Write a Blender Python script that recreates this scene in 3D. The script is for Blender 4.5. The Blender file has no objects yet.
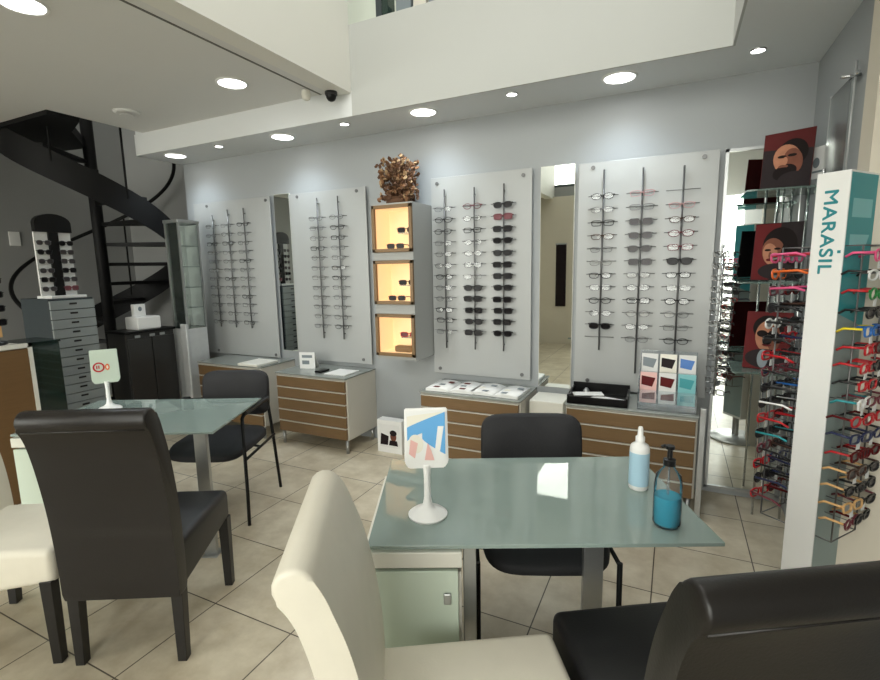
import bpy, bmesh, math, random
from mathutils import Vector, Matrix
random.seed(7)
C = bpy.context.scene.collection
PI = math.pi
sc = bpy.context.scene

# ------------------------------------------------------------------ materials
def lin(c):
    return tuple(((v / 12.92) if v <= 0.04045 else ((v + 0.055) / 1.055) ** 2.4) for v in c)
def rgb(r, g, b):
    return lin((r / 255, g / 255, b / 255)) + (1.0,)
def new_mat(name):
    m = bpy.data.materials.new(name); m.use_nodes = True
    return m, m.node_tree.nodes, m.node_tree.links
def paint(name, col, rough=0.6, metal=0.0, var=0.06, scale=8.0, bump=0.0, coat=0.0, spec=0.5, emit=0.0):
    m, n, l = new_mat(name)
    b = n['Principled BSDF']
    b.inputs['Roughness'].default_value = rough
    b.inputs['Metallic'].default_value = metal
    b.inputs['Specular IOR Level'].default_value = spec
    b.inputs['Coat Weight'].default_value = coat
    tc = n.new('ShaderNodeTexCoord'); no = n.new('ShaderNodeTexNoise')
    no.inputs['Scale'].default_value = scale; no.inputs['Detail'].default_value = 3
    l.new(tc.outputs['Object'], no.inputs['Vector'])
    mx = n.new('ShaderNodeMix'); mx.data_type = 'RGBA'
    mx.inputs[6].default_value = tuple(c * (1 - var) for c in col[:3]) + (1,)
    mx.inputs[7].default_value = tuple(min(1, c * (1 + var)) for c in col[:3]) + (1,)
    l.new(no.outputs['Fac'], mx.inputs[0]); l.new(mx.outputs[2], b.inputs['Base Color'])
    if bump:
        bp = n.new('ShaderNodeBump'); bp.inputs['Strength'].default_value = bump; bp.inputs['Distance'].default_value = 0.003
        n2 = n.new('ShaderNodeTexNoise'); n2.inputs['Scale'].default_value = 140
        l.new(tc.outputs['Object'], n2.inputs['Vector']); l.new(n2.outputs['Fac'], bp.inputs['Height'])
        l.new(bp.outputs['Normal'], b.inputs['Normal'])
    if emit:
        b.inputs['Emission Color'].default_value = col; b.inputs['Emission Strength'].default_value = emit
    return m
def wood(name, c1, c2, rough=0.45):
    m, n, l = new_mat(name); b = n['Principled BSDF']; b.inputs['Roughness'].default_value = rough
    tc = n.new('ShaderNodeTexCoord'); mp = n.new('ShaderNodeMapping'); mp.inputs['Scale'].default_value = (3, 3, 60)
    no = n.new('ShaderNodeTexNoise'); no.inputs['Scale'].default_value = 2; no.inputs['Detail'].default_value = 6
    mx = n.new('ShaderNodeMix'); mx.data_type = 'RGBA'; mx.inputs[6].default_value = c1; mx.inputs[7].default_value = c2
    l.new(tc.outputs['Object'], mp.inputs['Vector']); l.new(mp.outputs['Vector'], no.inputs['Vector'])
    l.new(no.outputs['Fac'], mx.inputs[0]); l.new(mx.outputs[2], b.inputs['Base Color'])
    return m
def glassy(name, tint, opacity, body, rough=0.03, ior=1.5, fresnel=1.0):
    """sheet glass / acrylic: tinted see-through mixed with a milky body, fresnel gloss on top"""
    m, n, l = new_mat(name)
    n.remove(n['Principled BSDF'])
    out = n['Material Output']
    tr = n.new('ShaderNodeBsdfTransparent'); tr.inputs['Color'].default_value = tint
    df = n.new('ShaderNodeBsdfDiffuse'); df.inputs['Color'].default_value = body
    gl = n.new('ShaderNodeBsdfGlossy'); gl.inputs['Roughness'].default_value = rough
    m1 = n.new('ShaderNodeMixShader'); m1.inputs[0].default_value = opacity
    l.new(tr.outputs[0], m1.inputs[1]); l.new(df.outputs[0], m1.inputs[2])
    fr = n.new('ShaderNodeFresnel'); fr.inputs['IOR'].default_value = ior
    fm = n.new('ShaderNodeMath'); fm.operation = 'MULTIPLY'; fm.inputs[1].default_value = fresnel; fm.use_clamp = True
    l.new(fr.outputs[0], fm.inputs[0])
    m2 = n.new('ShaderNodeMixShader'); l.new(fm.outputs[0], m2.inputs[0])
    l.new(m1.outputs[0], m2.inputs[1]); l.new(gl.outputs[0], m2.inputs[2])
    l.new(m2.outputs[0], out.inputs['Surface'])
    return m
def mirror_mat(name, col=(0.80, 0.84, 0.81, 1), rough=0.01):
    m, n, l = new_mat(name); b = n['Principled BSDF']
    b.inputs['Base Color'].default_value = col; b.inputs['Metallic'].default_value = 1; b.inputs['Roughness'].default_value = rough
    return m
def lamp(name, col, s):
    m, n, l = new_mat(name); b = n['Principled BSDF']
    b.inputs['Base Color'].default_value = col
    b.inputs['Emission Color'].default_value = col; b.inputs['Emission Strength'].default_value = s
    return m
def tiles(name):
    m, n, l = new_mat(name); b = n['Principled BSDF']
    tc = n.new('ShaderNodeTexCoord'); mp = n.new('ShaderNodeMapping')
    T = 0.463
    mp.inputs['Location'].default_value = (0.03, -0.005, 0)
    l.new(tc.outputs['Object'], mp.inputs['Vector'])
    br = n.new('ShaderNodeTexBrick'); br.offset = 0; br.squash = 1
    br.inputs['Scale'].default_value = 1; br.inputs['Brick Width'].default_value = T; br.inputs['Row Height'].default_value = T
    br.inputs['Mortar Size'].default_value = 0.0032; br.inputs['Mortar Smooth'].default_value = 0.2
    br.inputs['Color1'].default_value = rgb(202, 192, 170); br.inputs['Color2'].default_value = rgb(216, 206, 185)
    br.inputs['Mortar'].default_value = rgb(84, 76, 66)
    l.new(mp.outputs['Vector'], br.inputs['Vector'])
    no = n.new('ShaderNodeTexNoise'); no.inputs['Scale'].default_value = 5.5; no.inputs['Detail'].default_value = 7; no.inputs['Roughness'].default_value = .62
    l.new(tc.outputs['Object'], no.inputs['Vector'])
    rp = n.new('ShaderNodeValToRGB'); rp.color_ramp.elements[0].position = .36; rp.color_ramp.elements[1].position = .66
    rp.color_ramp.elements[0].color = (.74, .71, .66, 1); rp.color_ramp.elements[1].color = (1, 1, 1, 1)
    l.new(no.outputs['Fac'], rp.inputs[0])
    mx = n.new('ShaderNodeMix'); mx.data_type = 'RGBA'; mx.blend_type = 'MULTIPLY'; mx.inputs[0].default_value = 1
    l.new(br.outputs['Color'], mx.inputs[6]); l.new(rp.outputs[0], mx.inputs[7]); l.new(mx.outputs[2], b.inputs['Base Color'])
    b.inputs['Roughness'].default_value = 0.28; b.inputs['Specular IOR Level'].default_value = .45
    bp = n.new('ShaderNodeBump'); bp.inputs['Strength'].default_value = .4; bp.inputs['Distance'].default_value = .002; bp.invert = True
    l.new(br.outputs['Fac'], bp.inputs['Height']); l.new(bp.outputs['Normal'], b.inputs['Normal'])
    return m

M = {}
M['wall'] = paint('wall_paint', rgb(164, 168, 170), .65, var=.02, scale=3)
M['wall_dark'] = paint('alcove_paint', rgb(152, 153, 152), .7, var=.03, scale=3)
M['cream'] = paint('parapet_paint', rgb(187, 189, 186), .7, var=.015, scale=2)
M['cream_lit'] = paint('parapet_paint_lit_copy', rgb(234, 233, 226), .7, var=.015, scale=2)  # same parapet paint, with the light on the left run put into the colour
M['ceil'] = paint('ceiling_paint', rgb(226, 226, 224), .8, var=.015, scale=2)
M['soffit'] = paint('soffit_paint', rgb(226, 229, 230), .7, var=.015, scale=2)
M['upper'] = paint('upper_wall_paint', rgb(206, 212, 200), .7, var=.03)
M['pier'] = paint('pier_paint', rgb(214, 206, 190), .7, var=.02)
M['floor'] = tiles('floor_tiles')
M['pavement'] = paint('pavement_stone', rgb(170, 166, 158), .8, var=.1, scale=3)
M['seam'] = paint('seam_shadow_gap', rgb(110, 110, 106), .8)
M['blackleather'] = paint('black_leatherette', rgb(29, 26, 24), .38, var=.12, scale=25, bump=.12, spec=.4)
M['blackseat'] = paint('black_seat_leatherette', rgb(24, 24, 26), .42, var=.12, scale=25, bump=.12)
M['cream_leather'] = paint('cream_leatherette', rgb(224, 218, 202), .45, var=.05, scale=14, bump=.12)
M['black_wood'] = paint('black_stained_wood', rgb(22, 20, 19), .4, var=.2, scale=30)
M['blackfab'] = paint('black_fabric', rgb(30, 30, 33), .7, var=.2, scale=120, bump=.25)
M['blackmetal'] = paint('black_metal', rgb(15, 15, 16), .45, metal=0, spec=.3, var=.1)
M['stairmetal'] = paint('stair_black_metal', rgb(11, 11, 12), .6, metal=0, spec=.25, var=.15)
M['steel'] = paint('brushed_steel', rgb(178, 180, 180), .32, metal=.85, var=.05, scale=40)
M['towersilver'] = paint('satin_silver', rgb(206, 208, 208), .3, metal=.25, var=.08, scale=20)
M['frostglass'] = glassy('frosted_showcase_glass', (.93, .95, .95, 1), .25, rgb(212, 214, 212), .08, 1.45)
M['chrome'] = paint('chrome', rgb(215, 217, 218), .12, metal=1, var=.02)
M['rod'] = paint('rod_grey_metal', rgb(108, 108, 108), .35, metal=.5, var=.05)
M['tableglass'] = glassy('table_glass', (.84, .92, .89, 1), .44, rgb(206, 228, 220), .025, 1.52, 1.3)
M['tableedge'] = glassy('table_glass_edge', (.55, .72, .66, 1), .6, rgb(120, 156, 146), .05, 1.5)
M['clearglass'] = glassy('clear_glass', (.93, .97, .95, 1), .04, rgb(200, 220, 212), .02, 1.45)
M['shelfglass'] = glassy('shelf_glass', (.80, .90, .86, 1), .30, rgb(170, 196, 186), .03, 1.5)
M['greenglass'] = glassy('dark_green_glass', (.3, .42, .38, 1), .6, rgb(40, 58, 54), .04, 1.5)
M['softacrylic'] = glassy('soft_acrylic', (.97, .98, .98, 1), .05, rgb(205, 208, 208), .25, 1.05)
M['acrylic'] = glassy('clear_acrylic', (.95, .97, .98, 1), .10, rgb(215, 222, 226), .05, 1.45)
M['window'] = glassy('window_glass', (.97, .99, .98, 1), .0, (1, 1, 1, 1), .0, 1.45, .8)
M['frost'] = paint('frosted_display_board', rgb(172, 174, 173), .38, var=.015, scale=2, coat=.15)
M['mirror'] = mirror_mat('mirror_silver')
M['mirrordim'] = mirror_mat('mirror_dark_reflection', (.62, .66, .64, 1), .015)  # plain mirror darkened; its dark reflections are put into the tint
M['white'] = paint('white_laminate', rgb(226, 224, 214), .45, var=.02)
M['whitegloss'] = paint('white_gloss_plastic', rgb(238, 238, 236), .3, var=.01)
M['columngrey'] = paint('grey_column_laminate', rgb(166, 167, 164), .5, var=.02)
M['countertop'] = paint('grey_glass_worktop', rgb(138, 143, 138), .18, var=.03)
M['greyside'] = paint('pale_grey_laminate', rgb(206, 202, 192), .5, var=.02)
M['wood'] = wood('walnut_drawer_front', rgb(104, 80, 50), rgb(128, 100, 66))
M['woodframe'] = wood('oak_niche_frame', rgb(112, 86, 54), rgb(136, 106, 68))
M['brownboard'] = wood('brown_board', rgb(104, 76, 44), rgb(120, 90, 54))
M['glowwhite'] = lamp('showcase_panel_added_glow', rgb(206, 207, 203), .10)  # faint glow added so the tower's inner panels read white
M['niche'] = lamp('lit_niche_lining', rgb(246, 216, 172), .30)
M['greendoor'] = paint('pale_green_glass_front', rgb(206, 219, 204), .22, var=.03, scale=3)
M['slot'] = paint('dark_slot', rgb(92, 98, 90), .6)
M['filing'] = paint('grey_drawer_metal', rgb(146, 152, 152), .45, var=.04)
M['filingside'] = paint('dark_grey_cabinet_side', rgb(50, 58, 62), .5, var=.05)
M['blackgloss'] = paint('black_gloss', rgb(12, 12, 13), .3, var=.1, spec=.25)
M['darkcab'] = paint('dark_cabinet_gloss', rgb(44, 43, 42), .3, var=.1)
M['downlight'] = lamp('downlight_diffuser', (1, 1, .98, 1), 9)
M['spotlamp'] = lamp('small_spot_lamp', (1, .98, .94, 1), 12)
M['teal'] = paint('teal_print', rgb(44, 152, 160), .4, var=.05)
M['tealpale'] = paint('pale_teal_print', rgb(126, 196, 200), .4, var=.04)
M['rackgrey'] = paint('grey_teal_backing', rgb(146, 162, 160), .5, var=.06)
M['tealtext'] = paint('teal_lettering', rgb(36, 134, 142), .5)
M['red'] = paint('red_plastic', rgb(190, 26, 36), .3)
M['darkred'] = paint('dark_red_print', rgb(94, 22, 24), .5, var=.15, spec=.15)
M['pink'] = paint('pink_plastic', rgb(232, 90, 140), .3)
M['orange'] = paint('orange_plastic', rgb(236, 110, 40), .3)
M['yellow'] = paint('yellow_plastic', rgb(236, 214, 40), .3)
M['blue'] = paint('blue_plastic', rgb(40, 110, 190), .3)
M['navy'] = paint('navy_plastic', rgb(34, 44, 84), .3)
M['green'] = paint('green_plastic', rgb(30, 130, 60), .3)
M['beige'] = paint('beige_plastic', rgb(224, 178, 120), .35)
M['tort'] = paint('tortoiseshell', rgb(70, 42, 30), .3, var=.5, scale=60)
M['blackpl'] = paint('black_plastic', rgb(20, 20, 22), .28)
M['greypl'] = paint('grey_metal_frame', rgb(108, 108, 110), .3, metal=.4)
M['silverpl'] = paint('silver_frame', rgb(168, 168, 166), .25, metal=.7)
M['burg'] = paint('burgundy_plastic', rgb(112, 44, 56), .3)
M['rose'] = paint('pale_rose_frame', rgb(196, 150, 152), .35)
M['lensclear'] = glassy('clear_lens', (.96, .97, .97, 1), .06, rgb(230, 232, 232), .03, 1.5, 1.5)
M['lensdark'] = paint('dark_lens', rgb(24, 22, 24), .22, var=.05, spec=.15)
M['lensgrey'] = paint('graded_grey_lens', rgb(70, 66, 68), .2, var=.05, spec=.2)
M['lensred'] = paint('wine_lens', rgb(116, 66, 72), .15, var=.05)
M['skin'] = paint('print_skin', rgb(172, 118, 92), .5, var=.35, scale=22, spec=.15)
M['skindark'] = paint('print_skin_shade', rgb(116, 70, 54), .5, var=.35, scale=22, spec=.15)
M['hair'] = paint('print_hair', rgb(24, 16, 15), .5, var=.2, spec=.1)
M['maroon'] = paint('maroon_print', rgb(80, 22, 22), .5, var=.2, spec=.15)
M['printdark'] = paint('print_dark', rgb(36, 27, 29), .5, var=.3, scale=9, spec=.15)
M['printgrey'] = paint('print_grey', rgb(120, 130, 136), .45, var=.15)
M['sky'] = paint('print_sky_blue', rgb(104, 172, 226), .3, var=.05)
M['printpink'] = paint('print_soft_pink', rgb(232, 184, 178), .3, var=.05)
M['printcream'] = paint('print_cream', rgb(236, 232, 218), .3, var=.03)
M['paper'] = paint('white_paper', rgb(232, 232, 230), .6, var=.03)
M['gel'] = glassy('blue_gel', (.2, .75, .9, 1), .85, rgb(40, 172, 206), .05, 1.2)
M['bottle'] = glassy('clear_bottle', (.97, .99, .99, 1), .06, rgb(225, 232, 234), .06, 1.18)
M['labelblue'] = paint('pale_blue_label', rgb(172, 206, 224), .4, var=.05)
M['twig'] = paint('dried_twig', rgb(92, 62, 40), .8, var=.3, scale=30)
M['twig2'] = paint('dried_flower', rgb(130, 92, 62), .85, var=.3, scale=30)
M['twig3'] = paint('dried_pale_bud', rgb(172, 142, 106), .85, var=.3, scale=30)
M['lacquer'] = paint('clear_board_text_grey', rgb(90, 90, 92), .5)

# ------------------------------------------------------------------ mesh helpers
def box(bm, x0, x1, y0, y1, z0, z1, bev=0.0, mi=0, seg=2):
    g = bmesh.ops.create_cube(bm, size=1)
    vs = g['verts']
    for v in vs:
        v.co = Vector(((x0 + x1) / 2 + v.co.x * (x1 - x0), (y0 + y1) / 2 + v.co.y * (y1 - y0), (z0 + z1) / 2 + v.co.z * (z1 - z0)))
    fs = set(f for v in vs for f in v.link_faces)
    for f in fs: f.material_index = mi
    if bev:
        es = list(set(e for v in vs for e in v.link_edges))
        r = bmesh.ops.bevel(bm, geom=es, offset=bev, segments=seg, profile=.5, affect='EDGES')
        for f in r['faces']: f.material_index = mi
    return vs
def frame_axes(d):
    d = d.normalized()
    a = Vector((0, 0, 1)) if abs(d.z) < .9 else Vector((1, 0, 0))
    u = d.cross(a).normalized(); w = d.cross(u).normalized()
    return u, w
def tube(bm, pts, r, seg=8, closed=False, mi=0, caps=True):
    pts = [Vector(p) for p in pts]; n = len(pts)
    rs = r if isinstance(r, (list, tuple)) else [r] * n
    rings = []; u = None
    for i, p in enumerate(pts):
        if closed: t = pts[(i + 1) % n] - pts[i - 1]
        else: t = pts[min(i + 1, n - 1)] - pts[max(i - 1, 0)]
        t.normalize()
        if u is None: u, w = frame_axes(t)
        else:
            u = (u - t * u.dot(t))
            u = u.normalized() if u.length > 1e-6 else frame_axes(t)[0]
        w = t.cross(u).normalized()
        rings.append([bm.verts.new(p + (u * math.cos(2 * PI * k / seg) + w * math.sin(2 * PI * k / seg)) * rs[i]) for k in range(seg)])
    m = n if closed else n - 1
    for i in range(m):
        a, b = rings[i], rings[(i + 1) % n]
        for k in range(seg):
            f = bm.faces.new((a[k], a[(k + 1) % seg], b[(k + 1) % seg], b[k])); f.smooth = True; f.material_index = mi
    if not closed and caps:
        for rr in (rings[0][::-1], rings[-1]):
            f = bm.faces.new(rr); f.material_index = mi
def lathe(bm, prof, cx=0, cy=0, seg=24, mi=0, smooth=True, ox=1, oy=1):
    rings = []
    for r, z in prof:
        rings.append([bm.verts.new((cx + max(r, 1e-4) * ox * math.cos(2 * PI * k / seg), cy + max(r, 1e-4) * oy * math.sin(2 * PI * k / seg), z)) for k in range(seg)])
    for a, b in zip(rings, rings[1:]):
        for k in range(seg):
            f = bm.faces.new((a[k], a[(k + 1) % seg], b[(k + 1) % seg], b[k])); f.smooth = smooth; f.material_index = mi
    f = bm.faces.new(rings[0][::-1]); f.material_index = mi
    f = bm.faces.new(rings[-1]); f.material_index = mi
def prism(bm, prof, x0, x1, axis='x', mi=0):
    """closed 2-D outline extruded: axis x -> outline in (y,z); y -> (x,z); z -> (x,y)"""
    def P(a, b, t):
        return {'x': (t, a, b), 'y': (a, t, b), 'z': (a, b, t)}[axis]
    A = [bm.verts.new(P(a, b, x0)) for a, b in prof]; B = [bm.verts.new(P(a, b, x1)) for a, b in prof]
    n = len(prof); fs = []
    fs.append(bm.faces.new(A)); fs.append(bm.faces.new(B[::-1]))
    for i in range(n):
        fs.append(bm.faces.new((A[i], B[i], B[(i + 1) % n], A[(i + 1) % n])))
    for f in fs: f.material_index = mi
    return A, B
def disc(bm, cx, cy, cz, rx, ry, axis='y', seg=20, mi=0, rot=0.0):
    vs = []
    for k in range(seg):
        a = 2 * PI * k / seg; p, q = rx * math.cos(a), ry * math.sin(a)
        p, q = p * math.cos(rot) - q * math.sin(rot), p * math.sin(rot) + q * math.cos(rot)
        vs.append(bm.verts.new({'y': (cx + p, cy, cz + q), 'x': (cx, cy + p, cz + q), 'z': (cx + p, cy + q, cz)}[axis]))
    f = bm.faces.new(vs); f.material_index = mi
def poly(bm, pts, mi=0):
    f = bm.faces.new([bm.verts.new(p) for p in pts]); f.material_index = mi
def mesh(name, bm, mats, smooth=None):
    bmesh.ops.recalc_face_normals(bm, faces=bm.faces[:])
    me = bpy.data.meshes.new(name); bm.to_mesh(me); bm.free()
    for m in (mats if isinstance(mats, (list, tuple)) else [mats]): me.materials.append(m)
    if smooth is not None:
        for p in me.polygons: p.use_smooth = True
        try: me.set_sharp_from_angle(angle=math.radians(smooth))
        except Exception: pass
    return me
def obj(name, bm, mats, parent=None, smooth=None, label=None):
    o = bpy.data.objects.new(name, mesh(name, bm, mats, smooth)); C.objects.link(o)
    if parent is not None: o.parent = parent
    if label: o['label'] = label
    return o
def B(*a, **k):
    bm = bmesh.new()
    for b in a: box(bm, *b, **k)
    return bm
def tag(o, label, cat, group=None, kind=None):
    o['label'] = label; o['category'] = cat
    if group: o['group'] = group
    if kind: o['kind'] = kind
    return o
def thing(name, label, cat, loc=(0, 0, 0), rz=0.0, group=None):
    o = bpy.data.objects.new(name, None); C.objects.link(o); o.empty_display_size = .1
    o.location = loc; o.rotation_euler = (0, 0, rz)
    return tag(o, label, cat, group)
def struct(name, bm, mats, smooth=None):
    o = obj(name, bm, mats, None, smooth); o['kind'] = 'structure'; return o
def dup(root, loc, rz, label=None, group=None):
    r = root.copy(); C.objects.link(r); r.location = loc; r.rotation_euler = (0, 0, rz)
    if label: r['label'] = label
    if group: r['group'] = group
    for ch in list(root.children):
        c = ch.copy(); C.objects.link(c); c.parent = r
        for g in list(ch.children):
            d = g.copy(); C.objects.link(d); d.parent = c
    return r
ORD = ['first', 'second', 'third', 'fourth', 'fifth', 'sixth', 'seventh', 'eighth', 'ninth', 'tenth', 'eleventh', 'twelfth', 'thirteenth', 'fourteenth', 'fifteenth', 'sixteenth', 'seventeenth', 'eighteenth']

# ------------------------------------------------------------------ the room
YW, ZS, ZC, ZU = 3.60, 2.667, 2.86, 5.2
XL, XR, YF = -6.5, 0.68, -2.6
XV0, XV1 = -2.2, 0.225                      # the void above the shop floor
struct('floor', B((XL - .2, 1.4, YF - .1, 4.2, -.12, 0)), M['floor'])
struct('ground_outside', B((XL - 6, 8, YF - 12, YF - .1, -.14, -.02)), M['pavement'])
struct('wall_back', B((-4.71, XR + .12, YW, YW + .12, 0, ZU)), M['wall'])
struct('wall_back_alcove', B((XL - .1, -4.71, 4.1, 4.22, 0, ZU), (-4.83, -4.71, YW + .12, 4.1, 0, ZU)), M['wall_dark'])
struct('wall_left', B((XL - .12, XL, YF, 4.1, 0, ZU)), M['wall_dark'])
struct('wall_right', B((XR, XR + .12, 2.42, YW, 0, ZU), (1.0, 1.12, YF, 2.42, 0, ZU)), M['wall'])
struct('wall_right_pier', B((.617, 1.12, 2.33, 2.47, 0, ZS)), M['pier'])
# lower ceiling with the stair opening cut out of it, the soffit by the display wall, the slab over the right
struct('ceiling_left', B((XL, XV0 - .005, YF, 2.33, ZC, 3.12), (-4.6, XV0 - .005, 2.33, 3.13, ZC, 3.12)), M['ceil'])
struct('ceiling_soffit', B((-4.73, XV1, 3.13, YW, ZS, 3.28), (XV1, 1.1, YF, YW, ZS, 3.28)), [M['soffit']])
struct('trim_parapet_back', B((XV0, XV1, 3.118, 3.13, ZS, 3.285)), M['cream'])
struct('trim_parapet_left', B((XV0 - .14, XV0, YF, 3.118, 2.825, 3.9)), M['cream_lit'])
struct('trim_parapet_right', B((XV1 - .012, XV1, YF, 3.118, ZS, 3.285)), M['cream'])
struct('trim_bulkhead_lower', B((-4.73, XV0, 3.118, 3.13, ZS, ZC)), M['soffit'])
struct('trim_ceiling_seam', B((-2.485, -2.470, YF, 3.118, ZC - .003, ZC)), M['seam'])
struct('ceiling_upper', B((XL, 1.1, YF, 4.2, ZU, ZU + .1)), M['ceil'])
struct('wall_upper_back', B((-4.7, XR, YW - .02, YW, 3.29, ZU)), M['upper'])
# glazed shop front behind the photographer
wf = B((XL, 1.1, YF - .1, YF, 2.75, 3.05), (XL, 1.1, YF - .1, YF, 4.9, ZU), (XL, 1.1, YF - .1, YF, 0, .12))
struct('wall_front', wf, M['wall_dark'])
struct('wall_front_reflection_block', B((-3.1, -1.35, YF + .02, YF + .12, 0, ZC)), M['pier'])  # unseen wall piece added to keep bright windows out of the slim mirror
t = thing('mirror_backdrop', 'tall dark brown banner added for the slim mirror reflection', 'backdrop', (-2.02, YF + .12, .75), PI)  # unseen dark panel added for the slim mirror to reflect
obj('fabric', B((-.10, .10, -.012, -.004, 0, 1.2)), M['printdark'], t); obj('rail', B((-.11, .11, -.02, -.002, 1.2, 1.225)), M['steel'], t)
nwin = 4
for i in range(nwin):
    x0 = XL + (1.1 - XL) * i / nwin; x1 = XL + (1.1 - XL) * (i + 1) / nwin
    for k, (z0, z1) in enumerate(((.12, 2.75), (3.05, 4.9))):
        t = .05
        fr = struct('window_%d' % (i * 2 + k + 1), B((x0, x0 + t, YF - .08, YF - .02, z0, z1), (x1 - t, x1, YF - .08, YF - .02, z0, z1), (x0, x1, YF - .08, YF - .02, z0, z0 + t), (x0, x1, YF - .08, YF - .02, z1 - t, z1)), M['filingside'])
        obj('window_pane', B((x0 + t, x1 - t, YF - .055, YF - .045, z0 + t, z1 - t)), M['window'], fr)

# ------------------------------------------------------------------ glasses
def rim_pts(cx, w, h, shape, n=16):
    pts = []
    for k in range(n):
        a = 2 * PI * k / n; c, s = math.cos(a), math.sin(a)
        if shape == 'round': x, z = c * w / 2, s * h / 2 * 1.12
        elif shape == 'rect':
            e = .5; x = math.copysign(abs(c) ** e, c) * w / 2; z = math.copysign(abs(s) ** e, s) * h / 2
        else:
            e = .75; x = math.copysign(abs(c) ** e, c) * w / 2 * (1 - .10 * (s < 0) * abs(s)); z = math.copysign(abs(s) ** e, s) * h / 2 - .002
        pts.append((cx + x, z))
    return pts
GL = {}
def glasses_proto(key, fmat, lmat, shape='rect', w=.062, h=.036, r=.0022, temple=0.0, temple_mat=None, folded=True):
    """front faces -Y at the origin; folded temples lie behind the lenses, open ones run back to +Y"""
    if key in GL: return GL[key]
    bm = bmesh.new(); g = .009; c = g + w / 2
    for s in (-1, 1):
        pts = rim_pts(s * c, w, h, shape)
        tube(bm, [(x, 0, z) for x, z in pts], r, 5, closed=True)
        tube(bm, [(s * (c + w / 2 - .002), 0, h * .28), (s * (c + w / 2 + .006), .004, h * .28)], r * 1.2, 5)
        e = s * (c + w / 2 + .006)
        if folded:
            tube(bm, [(e, .004, h * .28), (e, .014, h * .27), (e - s * .05, .018 + .003 * s, h * .2), (e - s * .115, .018 + .003 * s, h * .05)], r, 5, mi=1)
        else:
            tube(bm, [(e, .004, h * .28), (e, temple * .75, h * .25), (e - s * .004, temple, -h * .15)], r * 1.15, 5, mi=1)
    tube(bm, [(-g - .003, 0, h * .12), (-g * .5, -.002, h * .24), (g * .5, -.002, h * .24), (g + .003, 0, h * .12)], r, 5)
    fm = mesh('eyeglass_frame_' + key, bm, [fmat, temple_mat or fmat])
    lm = []
    for s in (-1, 1):
        b2 = bmesh.new()
        pts = rim_pts(s * c, w - .002, h - .002, shape)
        poly(b2, [(x, .0006, z) for x, z in pts])
        lm.append(mesh('eyeglass_lens_' + key, b2, lmat))
    GL[key] = (fm, lm); return GL[key]
def put_glasses(key, name, loc, rz, label, group, tilt=0.0, cat='glasses'):
    fm, lm = GL[key]
    o = bpy.data.objects.new(name, fm); C.objects.link(o)
    o.location = loc; o.rotation_euler = (tilt, 0, rz); tag(o, label, cat, group)
    for m in lm:
        p = bpy.data.objects.new('lens', m); C.objects.link(p); p.parent = o
    return o
SH = ('rect', 'round', 'pilot')
for si, s in enumerate(SH):
    for fk in ('greypl', 'silverpl', 'blackpl', 'tort', 'rose', 'burg'):
        glasses_proto('clear_%s_%s' % (s, fk), M[fk], M['lensclear'], s, r=.0017 if fk in ('silverpl', 'greypl') else .0024)
    glasses_proto('dark_' + s, M['blackpl'], M['lensdark'], s, w=.062, h=.042, r=.003)
    glasses_proto('grey_' + s, M['greypl'], M['lensgrey'], s, w=.062, h=.042, r=.002)
    glasses_proto('wine_' + s, M['burg'], M['lensred'], s, w=.062, h=.042, r=.003)
FRN = {'greypl': 'grey wire', 'silverpl': 'silver wire', 'blackpl': 'black', 'tort': 'tortoiseshell', 'rose': 'pale rose', 'burg': 'burgundy'}
SHN = {'rect': 'rectangular', 'round': 'round', 'pilot': 'pilot shaped'}

# ------------------------------------------------------------------ wall panels with rods of glasses
ROWZ = [2.005 - .0878 * k for k in range(12)]
def panel(label, x0, x1, z0, z1, screws, rods):
    t = thing('eyewear_display_board', label, 'display board', ((x0 + x1) / 2, YW, 0))
    cx = (x0 + x1) / 2
    obj('board', B((x0 - cx, x1 - cx, -.040, -.030, z0, z1), bev=.002), M['frost'], t)
    for sx, sz in screws:
        bm = bmesh.new()
        tube(bm, [(sx - cx, -.0015, sz), (sx - cx, -.048, sz)], .014, 14)
        obj('standoff', bm, M['rod'], t)
    for rx, ra, rb in rods:
        bm = bmesh.new()
        tube(bm, [(rx - cx, -.062, ra), (rx - cx, -.062, rb)], .006, 8)
        for zz in (ra - .05, rb + .05):
            tube(bm, [(rx - cx, -.062, zz), (rx - cx, -.036, zz)], .005, 6)
        ro = obj('rod', bm, M['rod'], t)
        bm = bmesh.new()
        for zz in ROWZ:
            tube(bm, [(rx - cx - .098, -.069, zz + .007), (rx - cx + .098, -.069, zz + .007)], .0024, 5)
        obj('peg_bars', bm, M['rod'], ro)
    return t
def fill_rod(rx, rodname, boardname, group, spec, dz=0.0, dx=0.0):
    """spec: one code per row; '.' leaves the peg empty"""
    nth = -1
    for k, ch in enumerate(spec):
        if ch == '.': continue
        nth += 1
        z = ROWZ[k] + dz + random.uniform(-.003, .003)
        s = random.choice(SH)
        if ch == 'D': key, kind, nm = 'dark_' + random.choice(('rect', 'pilot')), 'black sunglasses', 'sunglasses'
        elif ch == 'W': key, kind, nm = 'wine_rect', 'wine red sunglasses', 'sunglasses'
        elif ch == 'G': key, kind, nm = 'grey_' + random.choice(('rect', 'pilot')), 'grey lens sunglasses', 'sunglasses'
        else:
            f = {'g': 'greypl', 's': 'silverpl', 'b': 'blackpl', 't': 'tort', 'r': 'rose', 'u': 'burg'}[ch]
            key, nm = 'clear_%s_%s' % (s, f), 'eyeglasses'
            kind = FRN[f] + ' eyeglasses'
        put_glasses(key, nm, (rx + dx + random.uniform(-.004, .004), YW - .088, z), random.uniform(-.06, .06),
                    '%s, %s down the %s of the board %s' % (kind, ORD[nth], rodname, boardname), group, random.uniform(-.06, .06))

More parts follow.
